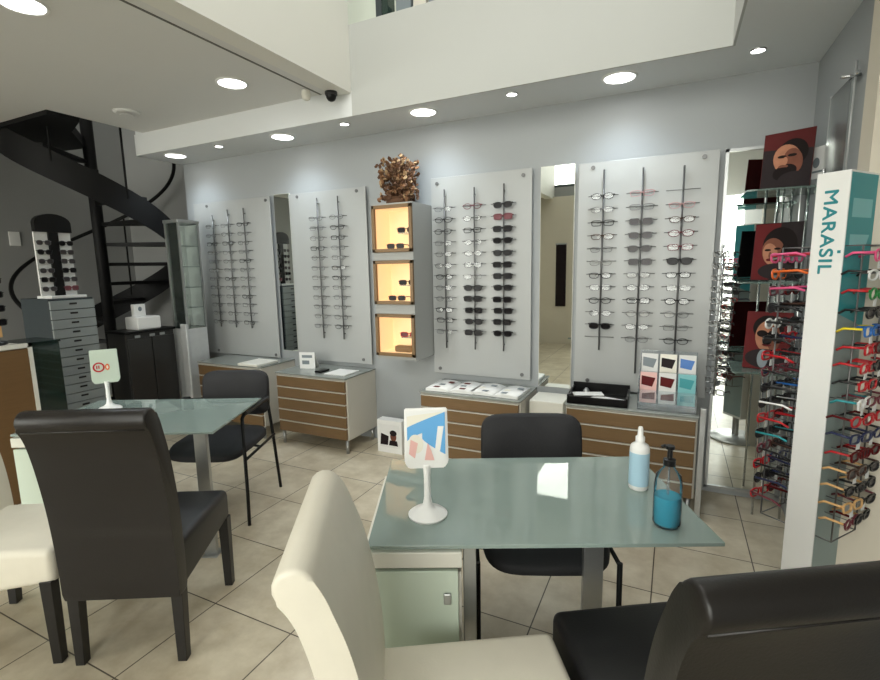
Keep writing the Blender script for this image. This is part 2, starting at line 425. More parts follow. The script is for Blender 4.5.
sc1 = [(-4.36, 2.215), (-3.55, 2.215), (-4.36, .72), (-3.55, .72)]
panel('frosted grey eyewear board beside the silver glass tower', -4.56, -3.50, .69, 2.25, sc1, [(-4.27, 2.12, .98), (-4.05, 2.16, .98), (-3.83, 2.16, .98)])
for rx, rn, sp in ((-4.27, 'tower-side rod', 'sgbsgsgsgsgs'), (-4.05, 'middle rod', 'gsbgsgbgsgsg'), (-3.83, 'mirror-side rod', 'bgsgbgsgbggb')):
    fill_rod(rx, rn, 'by the silver tower', 'glasses on the board by the silver tower', sp)
sc2 = [(-3.16, 2.215), (-2.50, 2.215), (-2.50, .74), (-3.16, .74)]
panel('frosted grey eyewear board between the narrow dark mirror and the lit niches', -3.26, -2.41, .70, 2.245, sc2, [(-2.92, 2.186, .92), (-2.69, 2.186, .92)])
for rx, rn, sp in ((-2.92, 'mirror-side rod', 'ggsbsgsgsgsg'), (-2.69, 'niche-side rod', 'gbbgsbbsgsgb')):
    fill_rod(rx, rn, 'with only two rods', 'glasses on the board with two rods', sp)
sc3 = [(-1.73, 2.205), (-1.03, 2.205), (-1.73, .72), (-1.03, .72)]
panel('frosted white eyewear board beside the lit niches with a full rod of sunglasses', -1.785, -.965, .68, 2.25, sc3, [(-1.66, 2.154, .90), (-1.408, 2.15, .90), (-1.172, 2.155, .90)])
for rx, rn, sp, dx in ((-1.66, 'niche-side rod', 'gbbgsgbggbbg', .0), (-1.408, 'middle rod', 'usbgsgsDDDDD', -.005), (-1.172, 'mirror-side rod', 'DWDDDDDDDDDD', .0)):
    fill_rod(rx, rn, 'beside the lit niches', 'glasses on the board next to the lit niches', sp, dx=dx)
sc4 = [(-.54, 2.205), (.13, 2.205), (-.54, .72), (.13, .72)]
panel('frosted white eyewear board by the room corner, beside the framed mirror', -.635, .215, .66, 2.24, sc4, [(-.465, 2.183, .95), (-.22, 2.172, .80), (.02, 2.16, .80)])
for rx, rn, sp in ((-.465, 'tray-side rod', 'bgbtgsbgbgD.'), (-.22, 'middle rod', 'rgGGGGggbggg'), (.02, 'corner-side rod', '.rtuuDbsbgsb')):
    fill_rod(rx, rn, 'by the room corner', 'glasses on the board by the room corner', sp)

# ------------------------------------------------------------------ mirrors
def wall_mirror(label, x0, x1, z0, z1, m, y=YW, d=.012, fr=.0):
    t = thing('wall_mirror', label, 'mirror', ((x0 + x1) / 2, y, z0))
    w = (x1 - x0) / 2
    obj('mirror_glass', B((-w + fr, w - fr, -d - .008, -d, fr, z1 - z0 - fr)), m, t)
    if fr: obj('frame', B((-w, -w + fr, -d - .02, 0, 0, z1 - z0), (w - fr, w, -d - .02, 0, 0, z1 - z0), (-w, w, -d - .02, 0, 0, fr), (-w, w, -d - .02, 0, z1 - z0 - fr, z1 - z0)), M['steel'], t)
    else: obj('backing_board', B((-w - .004, w + .004, -d, 0, -.004, z1 - z0 + .004)), M['white'], t)
    return t
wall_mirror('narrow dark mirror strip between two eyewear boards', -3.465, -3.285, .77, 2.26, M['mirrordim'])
wall_mirror('tall slim mirror strip between the two boards holding sunglasses', -.905, -.668, .64, 2.25, M['mirror'])
wall_mirror('full height mirror in a steel frame beside the corner glass shelves', .245, .66, .045, 2.235, M['mirror'], YW, .02, .018)

# ------------------------------------------------------------------ lit niche unit with dried flowers
ux0, ux1, uy = -2.145, -1.790, 3.24
t = thing('niche_display_unit', 'grey wall hung display column with three lit wooden niches stacked', 'display unit', ((ux0 + ux1) / 2, uy, 0))
w = (ux1 - ux0) / 2; dp = YW - uy
nz = [(1.675, 2.03), (1.272, 1.612), (.86, 1.195)]
segs = [0, .86, 1.195, 1.272, 1.612, 1.675, 2.03]
car = bmesh.new()
for a, b in ((.835, .858), (1.197, 1.270), (1.614, 1.673)): box(car, -w + .0125, w - .0125, .012, dp - .001, a, b)
box(car, -w, -w + .012, .0125, dp - .001, .83, 2.031); box(car, w - .012, w, .0125, dp - .001, .83, 2.031); box(car, -w, w, .012, dp, 2.031, 2.043)
obj('carcass', car, M['columngrey'], t)
for z0, z1 in nz:
    f = .026
    fr = obj('niche_frame', B((-w, -w + f, -.008, .016, z0, z1), (w - f, w, -.008, .016, z0, z1), (-w, w, -.008, .016, z0, z0 + f), (-w, w, -.008, .016, z1 - f, z1), bev=.002), M['woodframe'], t)
    li = bmesh.new(); x = w - f; a, b, d = z0 + f, z1 - f, .22
    poly(li, [(-x, d, a), (x, d, a), (x, d, b), (-x, d, b)]); poly(li, [(-x, .016, a), (x, .016, a), (x, d, a), (-x, d, a)])
    poly(li, [(-x, .016, b), (x, .016, b), (x, d, b), (-x, d, b)]); poly(li, [(-x, .016, a), (-x, d, a), (-x, d, b), (-x, .016, b)]); poly(li, [(x, .016, a), (x, d, a), (x, d, b), (x, .016, b)])
    obj('lit_lining', li, M['niche'], fr)
    obj('glass_step', B((0.02, x, .06, .20, a + .115, a + .121)), M['shelfglass'], fr)
glasses_proto('niche_tort', M['tort'], M['lensdark'], 'rect', r=.003, temple=.10, folded=False)
glasses_proto('niche_red', M['red'], M['lensred'], 'rect', r=.003, temple=.10, folded=False)
ucx = (ux0 + ux1) / 2
for i, (z0, z1) in enumerate(nz):
    rel = ('top', 'middle', 'bottom')[i]
    b = z0 + .026
    put_glasses('niche_red' if i == 2 else 'niche_tort', 'sunglasses', (ucx + .085, uy + .075, b + .142), .15,
                '%s sunglasses on the glass step of the %s lit niche' % ('red' if i == 2 else 'brown', rel), 'glasses inside the lit niches')
    if i < 2:
        put_glasses('niche_tort', 'sunglasses', (ucx + .0, uy + .05, b + .021), .1, 'brown sunglasses on the floor of the %s lit niche' % rel, 'glasses inside the lit niches')
    else:
        o = obj('glasses_case', B((ucx - .04, ucx + .11, uy + .05, uy + .12, b, b + .05), bev=.012), M['woodframe']); tag(o, 'light brown glasses case on the floor of the bottom lit niche', 'case')
# dried arrangement
t = thing('dried_flower_arrangement', 'bushy brown dried twigs and flowers standing on top of the lit niche column', 'dried flowers', (ucx - .025, uy + .17, 2.0445))
bm = bmesh.new(); lathe(bm, [(.09, 0), (.105, .015), (.10, .04), (.11, .055)], seg=18)
obj('pot', bm, M['twig'], t, 40)
st = bmesh.new(); hd = [bmesh.new(), bmesh.new(), bmesh.new()]
for k in range(230):
    a = random.uniform(0, 2 * PI); sp = random.uniform(.0, .185) ; h = random.uniform(.05, .37) * (1 - .3 * sp)
    tip = Vector((sp * math.cos(a), sp * .8 * math.sin(a), h))
    mid = tip * .5 + Vector((random.uniform(-.015, .015), random.uniform(-.015, .015), .03))
    tube(st, [(.03 * math.cos(a), .03 * math.sin(a), .06), mid, tip], .0022, 4)
    for q in range(3):
        p = tip + Vector((random.gauss(0, .014), random.gauss(0, .014), random.gauss(-.02, .022)))
        p.z = max(p.z, .035); r = random.uniform(.008, .019)
        bmesh.ops.create_icosphere(hd[random.choice((0, 0, 1, 1, 2))], subdivisions=1, radius=r, matrix=Matrix.Translation(p) @ Matrix.Rotation(random.uniform(0, 3), 4, 'X') @ Matrix.Diagonal((1, .55, 1.5, 1)))
o = obj('stems', st, M['twig'], t); o['kind'] = 'stuff'
for k, m in ((0, 'twig'), (1, 'twig2'), (2, 'twig3')):
    o = obj('dried_blossom', hd[k], M[m], t); o['kind'] = 'stuff'
# picture box on the floor in front of the column
t = thing('picture_box', 'small white box with a dark photo on the floor under the lit niches', 'box', (-2.105, 3.33, 0), 0)
obj('box', B((-.125, .115, 0, .09, 0, .285), bev=.003), M['whitegloss'], t)
bm = bmesh.new(); poly(bm, [(-.10, -.002, .05), (.095, -.002, .05), (.095, -.002, .25), (-.10, -.002, .25)], 0)
poly(bm, [(-.095, -.003, .07), (-.02, -.003, .07), (-.01, -.003, .15), (-.085, -.003, .17)], 1); disc(bm, .035, -.003, .15, .03, .045, mi=2); disc(bm, .035, -.0035, .18, .034, .026, mi=1); poly(bm, [(-.01, -.0036, .07), (.08, -.0036, .07), (.07, -.0036, .115), (.0, -.0036, .115)], 1)
obj('photo', bm, [M['paper'], M['printdark'], M['skindark']], t)

# ------------------------------------------------------------------ drawer counters
def counter(label, x0, x1, y0=3.15, h=.645, nd=5):
    cx = (x0 + x1) / 2; w = (x1 - x0) / 2
    t = thing('drawer_counter', label, 'counter', (cx, y0, 0)); d = YW - y0 - .002
    obj('body', B((-w, w, .02, d, .12, h - .012), bev=.002), M['greyside'], t)
    obj('top', B((-w - .004, w + .004, -.004, d, h - .012, h), bev=.002), M['countertop'], t)
    hh = (h - .02 - .125) / nd
    for k in range(nd):
        z = .125 + k * hh
        dr = obj('drawer', B((-w + .008, w - .012, 0, .02, z, z + hh - .010), bev=.0015), M['wood'], t)
        obj('pull_strip', B((-w + .008, w - .012, -.006, .018, z + hh - .010, z + hh - .004)), M['greyside'], dr)
    for sx in (-1, 1):
        for yy in (.03, d - .04):
            bm = bmesh.new(); tube(bm, [(sx * (w - .03), yy, 0), (sx * (w - .03), yy, .12)], .014, 10); obj('leg', bm, M['steel'], t)
    return t
counter('walnut drawer counter under the board by the silver tower', -4.18, -3.35, h=.685)
counter('walnut drawer counter with pale side panel between dark mirror and niches', -3.165, -2.405, h=.66)
counter('walnut drawer counter covered with open white brochures', -1.71, -.925, h=.625)
counter('walnut drawer counter holding the black tray and the leaflet holder', -.615, .165)
tag(obj('upright_post', B((.172, .205, 3.14, 3.17, 0, .70), bev=.003), M['steel']), 'thin steel post standing at the end of the counter by the framed mirror', 'post')
# cream box in the gap between two counters
tag(obj('storage_box', B((-.90, -.66, 3.30, 3.56, 0, .60), bev=.006), M['white']), 'plain cream cabinet box in the gap below the slim mirror', 'box')

# things on the counters -----------------------------------------------------
def open_brochure(label, x, y, z, rz, cols):
    t = thing('open_brochure', label, 'brochure', (x, y, z), rz, 'open white brochures')
    for s in (-1, 1):
        bm = bmesh.new(); n = 8; top = []; 
        rows = [[bm.verts.new((s * (.002 + i * .185 / n), yy, .010 + .018 * math.sin(min(1, i / n * 1.25) * PI * .8))) for i in range(n + 1)] for yy in (-.14, .14)]
        for i in range(n):
            f = bm.faces.new((rows[0][i], rows[0][i + 1], rows[1][i + 1], rows[1][i])); f.smooth = True
        low = [[bm.verts.new((s * (.002 + i * .185 / n), yy, 0.001)) for i in range(n + 1)] for yy in (-.14, .14)]
        for r in range(2):
            for i in range(n): bm.faces.new((rows[r][i], rows[r][i + 1], low[r][i + 1], low[r][i]))
        bm.faces.new((rows[0][n], rows[1][n], low[1][n], low[0][n])); bm.faces.new((rows[0][0], rows[1][0], low[1][0], low[0][0]))
        pg = obj('page', bm, M['paper'], t)
        b2 = bmesh.new()
        for q in range(3):
            xx = s * random.uniform(.04, .15); yy = -.10 + q * .08
            box(b2, xx - .022, xx + .022, yy - .02, yy + .02, .0285, .0295, mi=q % 2)
        obj('print', b2, [M[cols[0]], M[cols[1]]], pg)
    return t
open_brochure('open white brochure with red spots lying on the brochure counter, beside the niche column', -1.49, 3.32, .626, .05, ('darkred', 'printgrey'))
open_brochure('open white brochure lying on the brochure counter at its end by the slim mirror', -1.13, 3.33, .626, -.06, ('printgrey', 'printcream'))
t = thing('display_tray', 'black open tray holding loose white cards on the last counter', 'tray', (-.425, 3.31, .646), .03)
t.scale = (1.14, 1.1, 1.0)
obj('tray_body', B((-.165, .165, -.13, .13, 0, .012), (-.165, -.155, -.13, .13, 0, .06), (.155, .165, -.13, .13, 0, .06), (-.165, .165, -.13, -.12, 0, .05), (-.165, .165, .12, .13, 0, .085), bev=.002), M['blackgloss'], t)
for i, (x, y, a, l) in enumerate(((-.53, 3.33, .35, 'white card lying tilted in the black tray, uppermost of the two'), (-.40, 3.28, -.30, 'white card lying flat in the black tray beneath the other card'))):
    o = obj('paper_card', B((-.10, .10, -.045, .045, 0, .004)), M['paper']); o.location = (x + .03, y, .664 + .012 * (1 - i)); o.rotation_euler = (0, 0, a); tag(o, l, 'card')
bm = bmesh.new(); lathe(bm, [(.02, 0), (.026, .01), (.02, .03), (.008, .045)], seg=16)
o = obj('trinket', bm, M['steel'], None, 40); o.location = (-.52, 3.395, .732 - .074); tag(o, 'small silver knob shaped trinket at the back of the black tray', 'trinket')
# acrylic leaflet holder with leaflets
t = thing('leaflet_holder', 'clear acrylic stepped leaflet holder at the end of the last counter', 'leaflet holder', (-.012, 3.30, .646), 0)
t.scale = (1.14, 1.0, 1.16)
hb = bmesh.new(); hw = .145
box(hb, -hw, hw, -.11, .10, 0, .006)
for yy, hz in ((-.11, .11), (-.035, .20), (.09, .30)):
    box(hb, -hw, hw, yy, yy + .004, 0, hz)
for xx in (-hw, hw - .004): prism(hb, [(-.11, 0), (.094, 0), (.094, .30), (-.11, .11)], xx, xx + .004, 'x')
obj('holder_body', hb, M['acrylic'], t)
lf = [(-.095, -.07, .03, 'printpink', 'darkred', 'pink printed leaflet in the front pocket of the acrylic holder, at its tray end'),
      (0.0, -.07, .03, 'paper', 'darkred', 'white leaflet with red band in the front pocket of the acrylic holder'),
      (.095, -.07, .03, 'tealpale', 'teal', 'teal leaflet in the front pocket of the acrylic holder, at its mirror end'),
      (-.095, .02, .12, 'paper', 'printgrey', 'white leaflet with a grey picture in the rear pocket of the acrylic holder'),
      (0.0, .02, .12, 'printcream', 'printdark', 'cream leaflet with a dark picture in the rear pocket of the acrylic holder'),
      (.095, .02, .12, 'paper', 'blue', 'white leaflet with blue strip in the rear pocket of the acrylic holder')]
for (x, y, z, c1, c2, lab) in lf:
    bm = bmesh.new(); box(bm, -.043, .043, 0, .004, 0, .17)
    poly(bm, [(-.036, -.001, .10), (.02, -.001, .09), (.036, -.001, .14), (-.036, -.001, .15)], 1)
    poly(bm, [(-.03, -.001, .02), (.036, -.001, .02), (.036, -.001, .06), (-.03, -.001, .05)], 1)
    o = obj('leaflet', bm, [M[c1], M[c2]]); o.location = (-.012 + x * 1.14, 3.30 + y, .648 + z * 1.16); o.scale = (1.12, 1, 1.14); o.rotation_euler = (-.10, 0, 0); tag(o, lab, 'leaflet', 'leaflets in the acrylic holder')
# counter by the dark mirror: card sign, small phone, paper sheet
t = thing('card_sign', 'white folded card sign on the counter under the second eyewear board', 'sign', (-2.98, 3.36, .661), .25)
bm = bmesh.new(); box(bm, -.075, .075, 0, .006, 0, .15); poly(bm, [(-.075, .0, .15), (.075, .0, .15), (.075, .09, 0), (-.075, .09, 0)])
poly(bm, [(-.05, -.001, .10), (.05, -.001, .10), (.05, -.001, .125), (-.05, -.001, .125)], 1); poly(bm, [(-.05, -.001, .04), (.02, -.001, .04), (.02, -.001, .075), (-.05, -.001, .075)], 1)
obj('card', bm, [M['paper'], M['printgrey']], t)
tag(obj('calculator', B((-2.80, -2.73, 3.24, 3.36, .661, .679), bev=.004), M['blackgloss']), 'small black calculator on the counter beside the white card sign', 'calculator')
tag(obj('paper_sheet', B((-2.68, -2.47, 3.22, 3.44, .661, .667)), M['paper']), 'loose white paper sheet at the corner of the counter by the niches', 'paper')
tag(obj('card_tray', B((-3.62, -3.37, 3.14, 3.40, .686, .708), bev=.004), M['white']), 'flat cream tray at the corner of the counter under the first eyewear board', 'tray')

# ------------------------------------------------------------------ tables
def office_table(label, loc, rz, L=1.05, D=.655, legs=((-.30, -.17), (.17, -.12)), barx=(-.17, .26), bary=.10):
    t = thing('glass_table', label, 'table', loc, rz)
    obj('glass_top', B((-L / 2, L / 2, -D / 2, D / 2, .728, .740), bev=.0015), M['tableglass'], t)
    for k, (x, y) in enumerate(legs):
        hw_ = (.02, .034)[k]
        lg = obj('leg', B((x - hw_, x + hw_, y - .014, y + .014, 0, .722), bev=.002), M['steel'], t)
        obj('foot_plate', B((x - hw_, x + hw_ + .014, y - .045, y + .045, 0, .008), bev=.002), M['steel'], lg)
    cb = obj('crossbar', B((barx[0], barx[1], bary - .03, bary + .03, .700, .7275), bev=.002), M['towersilver'], t)
    for (x, y), bx in zip(legs, (-.19, None)):
        obj('side_rail', B((x - .018, x + .018, min(y, bary), max(y, bary), .704, .722), bev=.002), M['steel'], cb)
    bm = bmesh.new()
    for x, y in legs: box(bm, x - .018, x + .034, y - .03, y + .03, .722, .7279)
    obj('glass_pads', bm, M['steel'], t)
    return t
TY = math.radians(25)
office_table('frosted glass table with the hand gel bottles in the middle of the floor', (-.4445, 1.608, 0), TY, legs=((-.219, -.25), (.222, -.07)))
office_table('frosted glass table with the small round-logo sign near the stairs', (-2.707, 1.70, 0), TY, legs=((-.20, -.25), (.405, -.22)), bary=-.06)
def pedestal(label, loc, rz):
    t = thing('drawer_pedestal', label, 'pedestal cabinet', loc, rz); w, d = .146, .27
    obj('carcass', B((-w, w, -d + .018, d, .03, .64), bev=.003), M['greyside'], t)
    obj('top', B((-w - .002, w + .002, -d, d, .665, .716), bev=.004), M['white'], t)
    obj('finger_gap', B((-w + .012, w - .012, -d + .03, d, .64, .665)), M['slot'], t)
    dr = obj('door', B((-w + .006, w - .010, -d, -d + .018, .04, .655), bev=.002), M['greendoor'], t)
    bm = bmesh.new(); box(bm, w - .055, w - .032, -d - .008, -d, .55, .585, .003); obj('lock', bm, M['steel'], dr)
    return t
ca, sa = math.cos(TY), math.sin(TY)
def tl(c, x, y): return (c[0] + x * ca - y * sa, c[1] + x * sa + y * ca, 0)
pedestal('pale green cabinet under the gel bottle table, beside the cream chair', tl((-.4445, 1.608), -.392, -.055), TY)
pedestal('pale green cabinet under the far glass table by the brown board', tl((-2.707, 1.70), -.39, -.05), TY)

# ------------------------------------------------------------------ chairs
def smooth_curve(pts, n):
    out = []; P = [pts[0]] + list(pts) + [pts[-1]]
    for i in range(1, len(P) - 2):
        for k in range(n):
            t = k / n; p0, p1, p2, p3 = P[i - 1], P[i], P[i + 1], P[i + 2]
            out.append(tuple(.5 * (2 * p1[j] + (p2[j] - p0[j]) * t + (2 * p0[j] - 5 * p1[j] + 4 * p2[j] - p3[j]) * t * t + (3 * p1[j] - p0[j] - 3 * p2[j] + p3[j]) * t ** 3) for j in range(2)))
    out.append(tuple(pts[-1])); return out
def dining_chair(label, loc, rz, leather, seatm, group=None, hw=.235, H=1.0, lean=1.0, sf=.29):
    """faces +Y locally"""
    t = thing('dining_chair', label, 'chair', loc, rz, group)
    bm = bmesh.new(); box(bm, -hw + .005, hw - .005, -.215, sf, .345, .492, .028, seg=4)
    for v in bm.verts:                                             # slightly domed cushion, apron rising to the front
        if v.co.z > .47: v.co.z += .016 * max(0, 1 - (v.co.x / .23) ** 2) * max(0, 1 - ((v.co.y - .02) / .24) ** 2)
        if v.co.z < .38 and v.co.y < 0: v.co.z -= .05
    obj('seat', bm, seatm, t, 50)
    cl = smooth_curve([(-.222 + (y + .222) * lean, .29 + (z - .265) * H) for y, z in [(-.222, .265), (-.222, .46), (-.236, .66), (-.266, .84), (-.300, .955), (-.328, 1.008)]], 5)
    fr, bk = [], []
    n = len(cl)
    for i, (y, z) in enumerate(cl):
        a = cl[max(i - 1, 0)]; b = cl[min(i + 1, n - 1)]
        ty, tz = b[0] - a[0], b[1] - a[1]; L = math.hypot(ty, tz); ny, nz = tz / L, -ty / L
        s = i / (n - 1); th = .030 + .008 * math.sin(s * PI) + (.010 * max(0, (s - .75) / .25))
        fr.append((y + ny * th, z + nz * th)); bk.append((y - ny * th, z - nz * th))
    ang0 = math.atan2(fr[-1][1] - cl[-1][1], fr[-1][0] - cl[-1][0]); R_ = math.hypot(fr[-1][1] - cl[-1][1], fr[-1][0] - cl[-1][0])
    cap = [(cl[-1][0] + R_ * math.cos(ang0 + PI * k / 8), cl[-1][1] + R_ * math.sin(ang0 + PI * k / 8)) for k in range(1, 8)]
    prof = fr + cap + bk[::-1]
    bm = bmesh.new(); A, Bv = prism(bm, prof, -hw, hw, 'x')
    es = [e for e in bm.edges if abs(e.verts[0].co.x - e.verts[1].co.x) < 1e-6]
    bmesh.ops.bevel(bm, geom=es, offset=.010, segments=3, profile=.5, affect='EDGES')
    br = obj('backrest', bm, leather, t, 45)
    sm = bmesh.new()
    yb, zb = bk[-3]
    tube(sm, [(-hw + .012, yb - .0005, zb), (hw - .012, yb - .0005, zb)], .0035, 6)
    obj('seam', sm, leather, br)
    for sx, sy in ((-1, 1), (1, 1), (-1, -1), (1, -1)):
        lg = bmesh.new(); x, y = sx * (hw - .024), (sf - .033 if sy > 0 else -.215)
        vs = box(lg, x - .023, x + .023, y - .023, y + .023, 0, .36 if sy > 0 else .305)
        for v in vs:
            if v.co.z < .01: v.co.x = x + (v.co.x - x) * .8; v.co.y = y + (v.co.y - y) * .8 + (-.012 if sy < 0 else 0)
        bmesh.ops.bevel(lg, geom=lg.edges[:], offset=.002, segments=1, affect='EDGES')
        obj('leg', lg, M['black_wood'], t)
    return t
def face(fx, fy): return math.atan2(-fx, fy)
dining_chair('black leather dining chair seen from behind, at the far glass table', (-2.005, 1.22, 0), face(-.467, .884), M['blackleather'], M['blackseat'], None, .225, 1.005, .90, .275)
dining_chair('cream leather dining chair with black legs beside the far green cabinet', (-2.48, .945, 0), face(.86, .51), M['cream_leather'], M['cream_leather'], None, .225, .95, 1.1, .27)
dining_chair('cream leather dining chair at the gel bottle table, by the green cabinet', (-.422, .948, 0), face(.85, .52), M['cream_leather'], M['cream_leather'], None, .222, .935, 1.0, .30)
dining_chair('black leather dining chair at the corner of the gel bottle table', (.070, 1.215, 0), face(-.53, .848), M['blackleather'], M['blackseat'], None, .235, .965, 1.1, .33)

def visitor_chair(label, loc, rz, arms, fy):
    t = thing('visitor_chair', label, 'chair', loc, rz)
    bm = bmesh.new()
    out = []
    n = 40
    for k in range(n):
        a = 2 * PI * k / n; c, s = math.cos(a), math.sin(a)
        out.append((math.copysign(abs(c) ** .45, c) * .25, math.copysign(abs(s) ** .5, s) * .26 + .045))
    rings = []
    for sc_, z in ((.93, .425), (1, .437), (1.0, .462), (.95, .478), (.6, .484)):
        rings.append([bm.verts.new((x * sc_, y * sc_, z - .02 * max(0, y - .19) / .1)) for x, y in out])
    for a, b in zip(rings, rings[1:]):
        for k in range(n): bm.faces.new((a[k], a[(k + 1) % n], b[(k + 1) % n], b[k]))
    bm.faces.new(rings[0][::-1]); bm.faces.new(rings[-1])
    obj('seat', bm, M['blackfab'], t, 50)
    bm = bmesh.new(); rings = []
    out2 = []
    for k in range(n):
        a = 2 * PI * k / n; c, s = math.cos(a), math.sin(a)
        out2.append((math.copysign(abs(c) ** .32, c) * .235, math.copysign(abs(s) ** .38, s) * .155))
    for sc_, dy in ((.96, -.030), (1, -.018), (1, .006), (.95, .018), (.5, .020)):
        rr = []
        for x, z in out2:
            xx = x * sc_; zz = z * sc_ * (1) ; yy = -.225 + dy + .35 * xx * xx - .18 * (zz + .155) * .6
            rr.append(bm.verts.new((xx, yy, .705 + zz)))
        rings.append(rr)
    for a, b in zip(rings, rings[1:]):
        for k in range(n): bm.faces.new((a[k], a[(k + 1) % n], b[(k + 1) % n], b[k]))
    bm.faces.new(rings[0][::-1]); bm.faces.new(rings[-1])
    obj('backrest', bm, M['blackfab'], t, 50)
    for s in (-1, 1):
        lg = bmesh.new(); x = s * .27
        zt = .68 if arms else .425
        tube(lg, [(x, fy + .01, 0), (x, fy, .2), (x, fy - .005, zt)], .0105, 10)
        obj('leg', lg, M['blackmetal'], t)
        lg = bmesh.new()
        tube(lg, [(x, -.235, 0), (x * .99, -.19, .3), (x * .93, -.20, .45), (x * .80, -.245, .62), (x * .78, -.268, .74)], .0105, 10)
        obj('leg', lg, M['blackmetal'], t)
        lg = bmesh.new(); tube(lg, [(x, fy - .005, .415), (x * .99, -.19, .415)], .009, 8); tube(lg, [(x, .05, .415), (x * .7, .05, .43)], .008, 6)
        obj('side_rail', lg, M['blackmetal'], t)
        if arms:
            lg = bmesh.new(); tube(lg, [(x, fy, .672), (x, fy - .03, .692), (x, -.1, .692), (x * .82, -.235, .66)], .0105, 8)
            ar = obj('armrest', lg, M['blackmetal'], t)
            obj('arm_pad', B((x - .022, x + .022, -.10, fy - .02, .698, .718), bev=.009), M['blackpl'], ar)
    return t
visitor_chair('black fabric visitor chair with armrests behind the far glass table', (-2.655, 2.14, 0), face(.40, -.916), True, .285)
visitor_chair('black fabric visitor chair behind the gel bottle table', (-.480, 1.925, 0), face(.40, -.916), False, .245)

# ------------------------------------------------------------------ on the tables
def table_sign(label, loc, rz, far=False):
    t = thing('table_sign', label, 'sign', loc, rz)
    t.scale = (1.05, 1.05, 1.06)
    bm = bmesh.new()
    lathe(bm, [(.060, 0), (.062, .006), (.052, .014), (.030, .022), (.016, .034), (.011, .06), (.010, .12), (.013, .165)], seg=28)
    obj('stand', bm, M['whitegloss'], t, 60)
    bm = bmesh.new()
    w, z0, z1 = .068, .155, .345
    prism(bm, [(-w * .82, z0), (w * .82, z0), (w, z0 + .02), (w * .96, z1), (-w * .96, z1), (-w, z0 + .02)], -.006, .006, 'y')
    bmesh.ops.bevel(bm, geom=bm.edges[:], offset=.003, segments=2, affect='EDGES')
    bd = obj('board', bm, M['whitegloss'] if not far else M['greendoor'], t)
    bm = bmesh.new(); y = -.0075
    if not far:
        poly(bm, [(-w * .88, y, z0 + .022), (w * .88, y, z0 + .022), (w * .86, y, z1 - .01), (-w * .86, y, z1 - .01)], 0)
        y = -.0082
        def band(lo, hi, mi, d, n=14):
            yy_ = y - d
            for q in range(n):
                a, b = lo[0] + (hi[0] - lo[0]) * q / n, lo[0] + (hi[0] - lo[0]) * (q + 1) / n
                fl = lambda x, c: c[1] + (c[2] - c[1]) * ((x - lo[0]) / (hi[0] - lo[0])) ** c[3]
                poly(bm, [(a, yy_, fl(a, lo)), (b, yy_, fl(b, lo)), (b, yy_, fl(b, hi)), (a, yy_, fl(a, hi))], mi)
        band((-.058, .282, .318, 1.6), (.050, .322, .334, .8), 3, 0)
        band((-.058, .246, .292, .7), (.058, .288, .334, .9), 1, .0006)
        band((-.012, .252, .200, .8), (.058, .296, .300, 1), 1, .0009)
        poly(bm, [(.026, y - .0012, .212), (.042, y - .0012, .212), (.054, y - .0012, .290), (.036, y - .0012, .290)], 0)
        disc(bm, -.032, y - .0010, .236, .022, .030, mi=3, rot=.2)
        poly(bm, [(-.054, y - .0014, .205), (-.036, y - .0014, .190), (-.026, y - .0014, .238), (-.048, y - .0014, .250)], 2)
        poly(bm, [(-.006, y - .0014, .184), (.024, y - .0014, .182), (.014, y - .0014, .216), (.004, y - .0014, .238)], 2)
        obj('print', bm, [M['whitegloss'], M['sky'], M['printpink'], M['printcream']], bd)
    else:
        cx, cz = -.028, .248
        n = 24
        for k in range(n):
            a0, a1 = 2 * PI * k / n, 2 * PI * (k + 1) / n
            poly(bm, [(cx + r * math.cos(a), y, cz + r * math.sin(a)) for r, a in ((.020, a0), (.028, a0), (.028, a1), (.020, a1))], 0)
        for i in range(2):
            poly(bm, [(cx - .012 + i * .010, y, cz - .008), (cx - .006 + i * .010, y, cz - .008), (cx - .006 + i * .010, y, cz + .010), (cx - .012 + i * .010, y, cz + .010)], 0)
        disc(bm, .012, y, cz - .002, .011, .018, mi=1); disc(bm, .012, y - .0005, cz - .002, .005, .010, mi=2)
        obj('print', bm, [M['red'], M['orange'], M['printcream']], bd)
    return t
table_sign('white tabletop sign with blue swoosh print on round base, beside the cream chair', (-.700, 1.325, .7405), .50)
table_sign('pale tabletop sign with red ring logo on the far glass table', (-3.035, 1.67, .7405), 1.0, True)

t = thing('spray_bottle', 'white and pale blue spray bottle on the gel bottle table', 'bottle', (-.085, 1.81, .7405), .4)
bm = bmesh.new(); lathe(bm, [(.030, 0), (.034, .006), (.034, .15), (.030, .165), (.015, .175), (.014, .18)], seg=24); obj('body', bm, M['whitegloss'], t, 50)
bm = bmesh.new(); lathe(bm, [(.0346, .018), (.0346, .140)], seg=24); obj('label', bm, M['labelblue'], t, 50)
bm = bmesh.new(); lathe(bm, [(.016, .178), (.016, .195), (.010, .2), (.009, .225), (.007, .232)], seg=16); obj('nozzle', bm, M['whitegloss'], t, 50)
t = thing('hand_gel_bottle', 'clear pump bottle half full of blue hand gel on the glass table', 'bottle', (.012, 1.575, .7405), -.3)
bm = bmesh.new(); lathe(bm, [(.036, .001), (.041, .010), (.041, .135), (.036, .165), (.018, .185), (.016, .2)], seg=28); obj('body', bm, M['bottle'], t, 50)
bm = bmesh.new(); lathe(bm, [(.034, .006), (.0385, .012), (.0385, .098)], seg=28); obj('gel', bm, M['gel'], t, 50)
bm = bmesh.new(); tube(bm, [(0, 0, .02), (0, 0, .2)], .0035, 8); obj('dip_tube', bm, M['acrylic'], t)
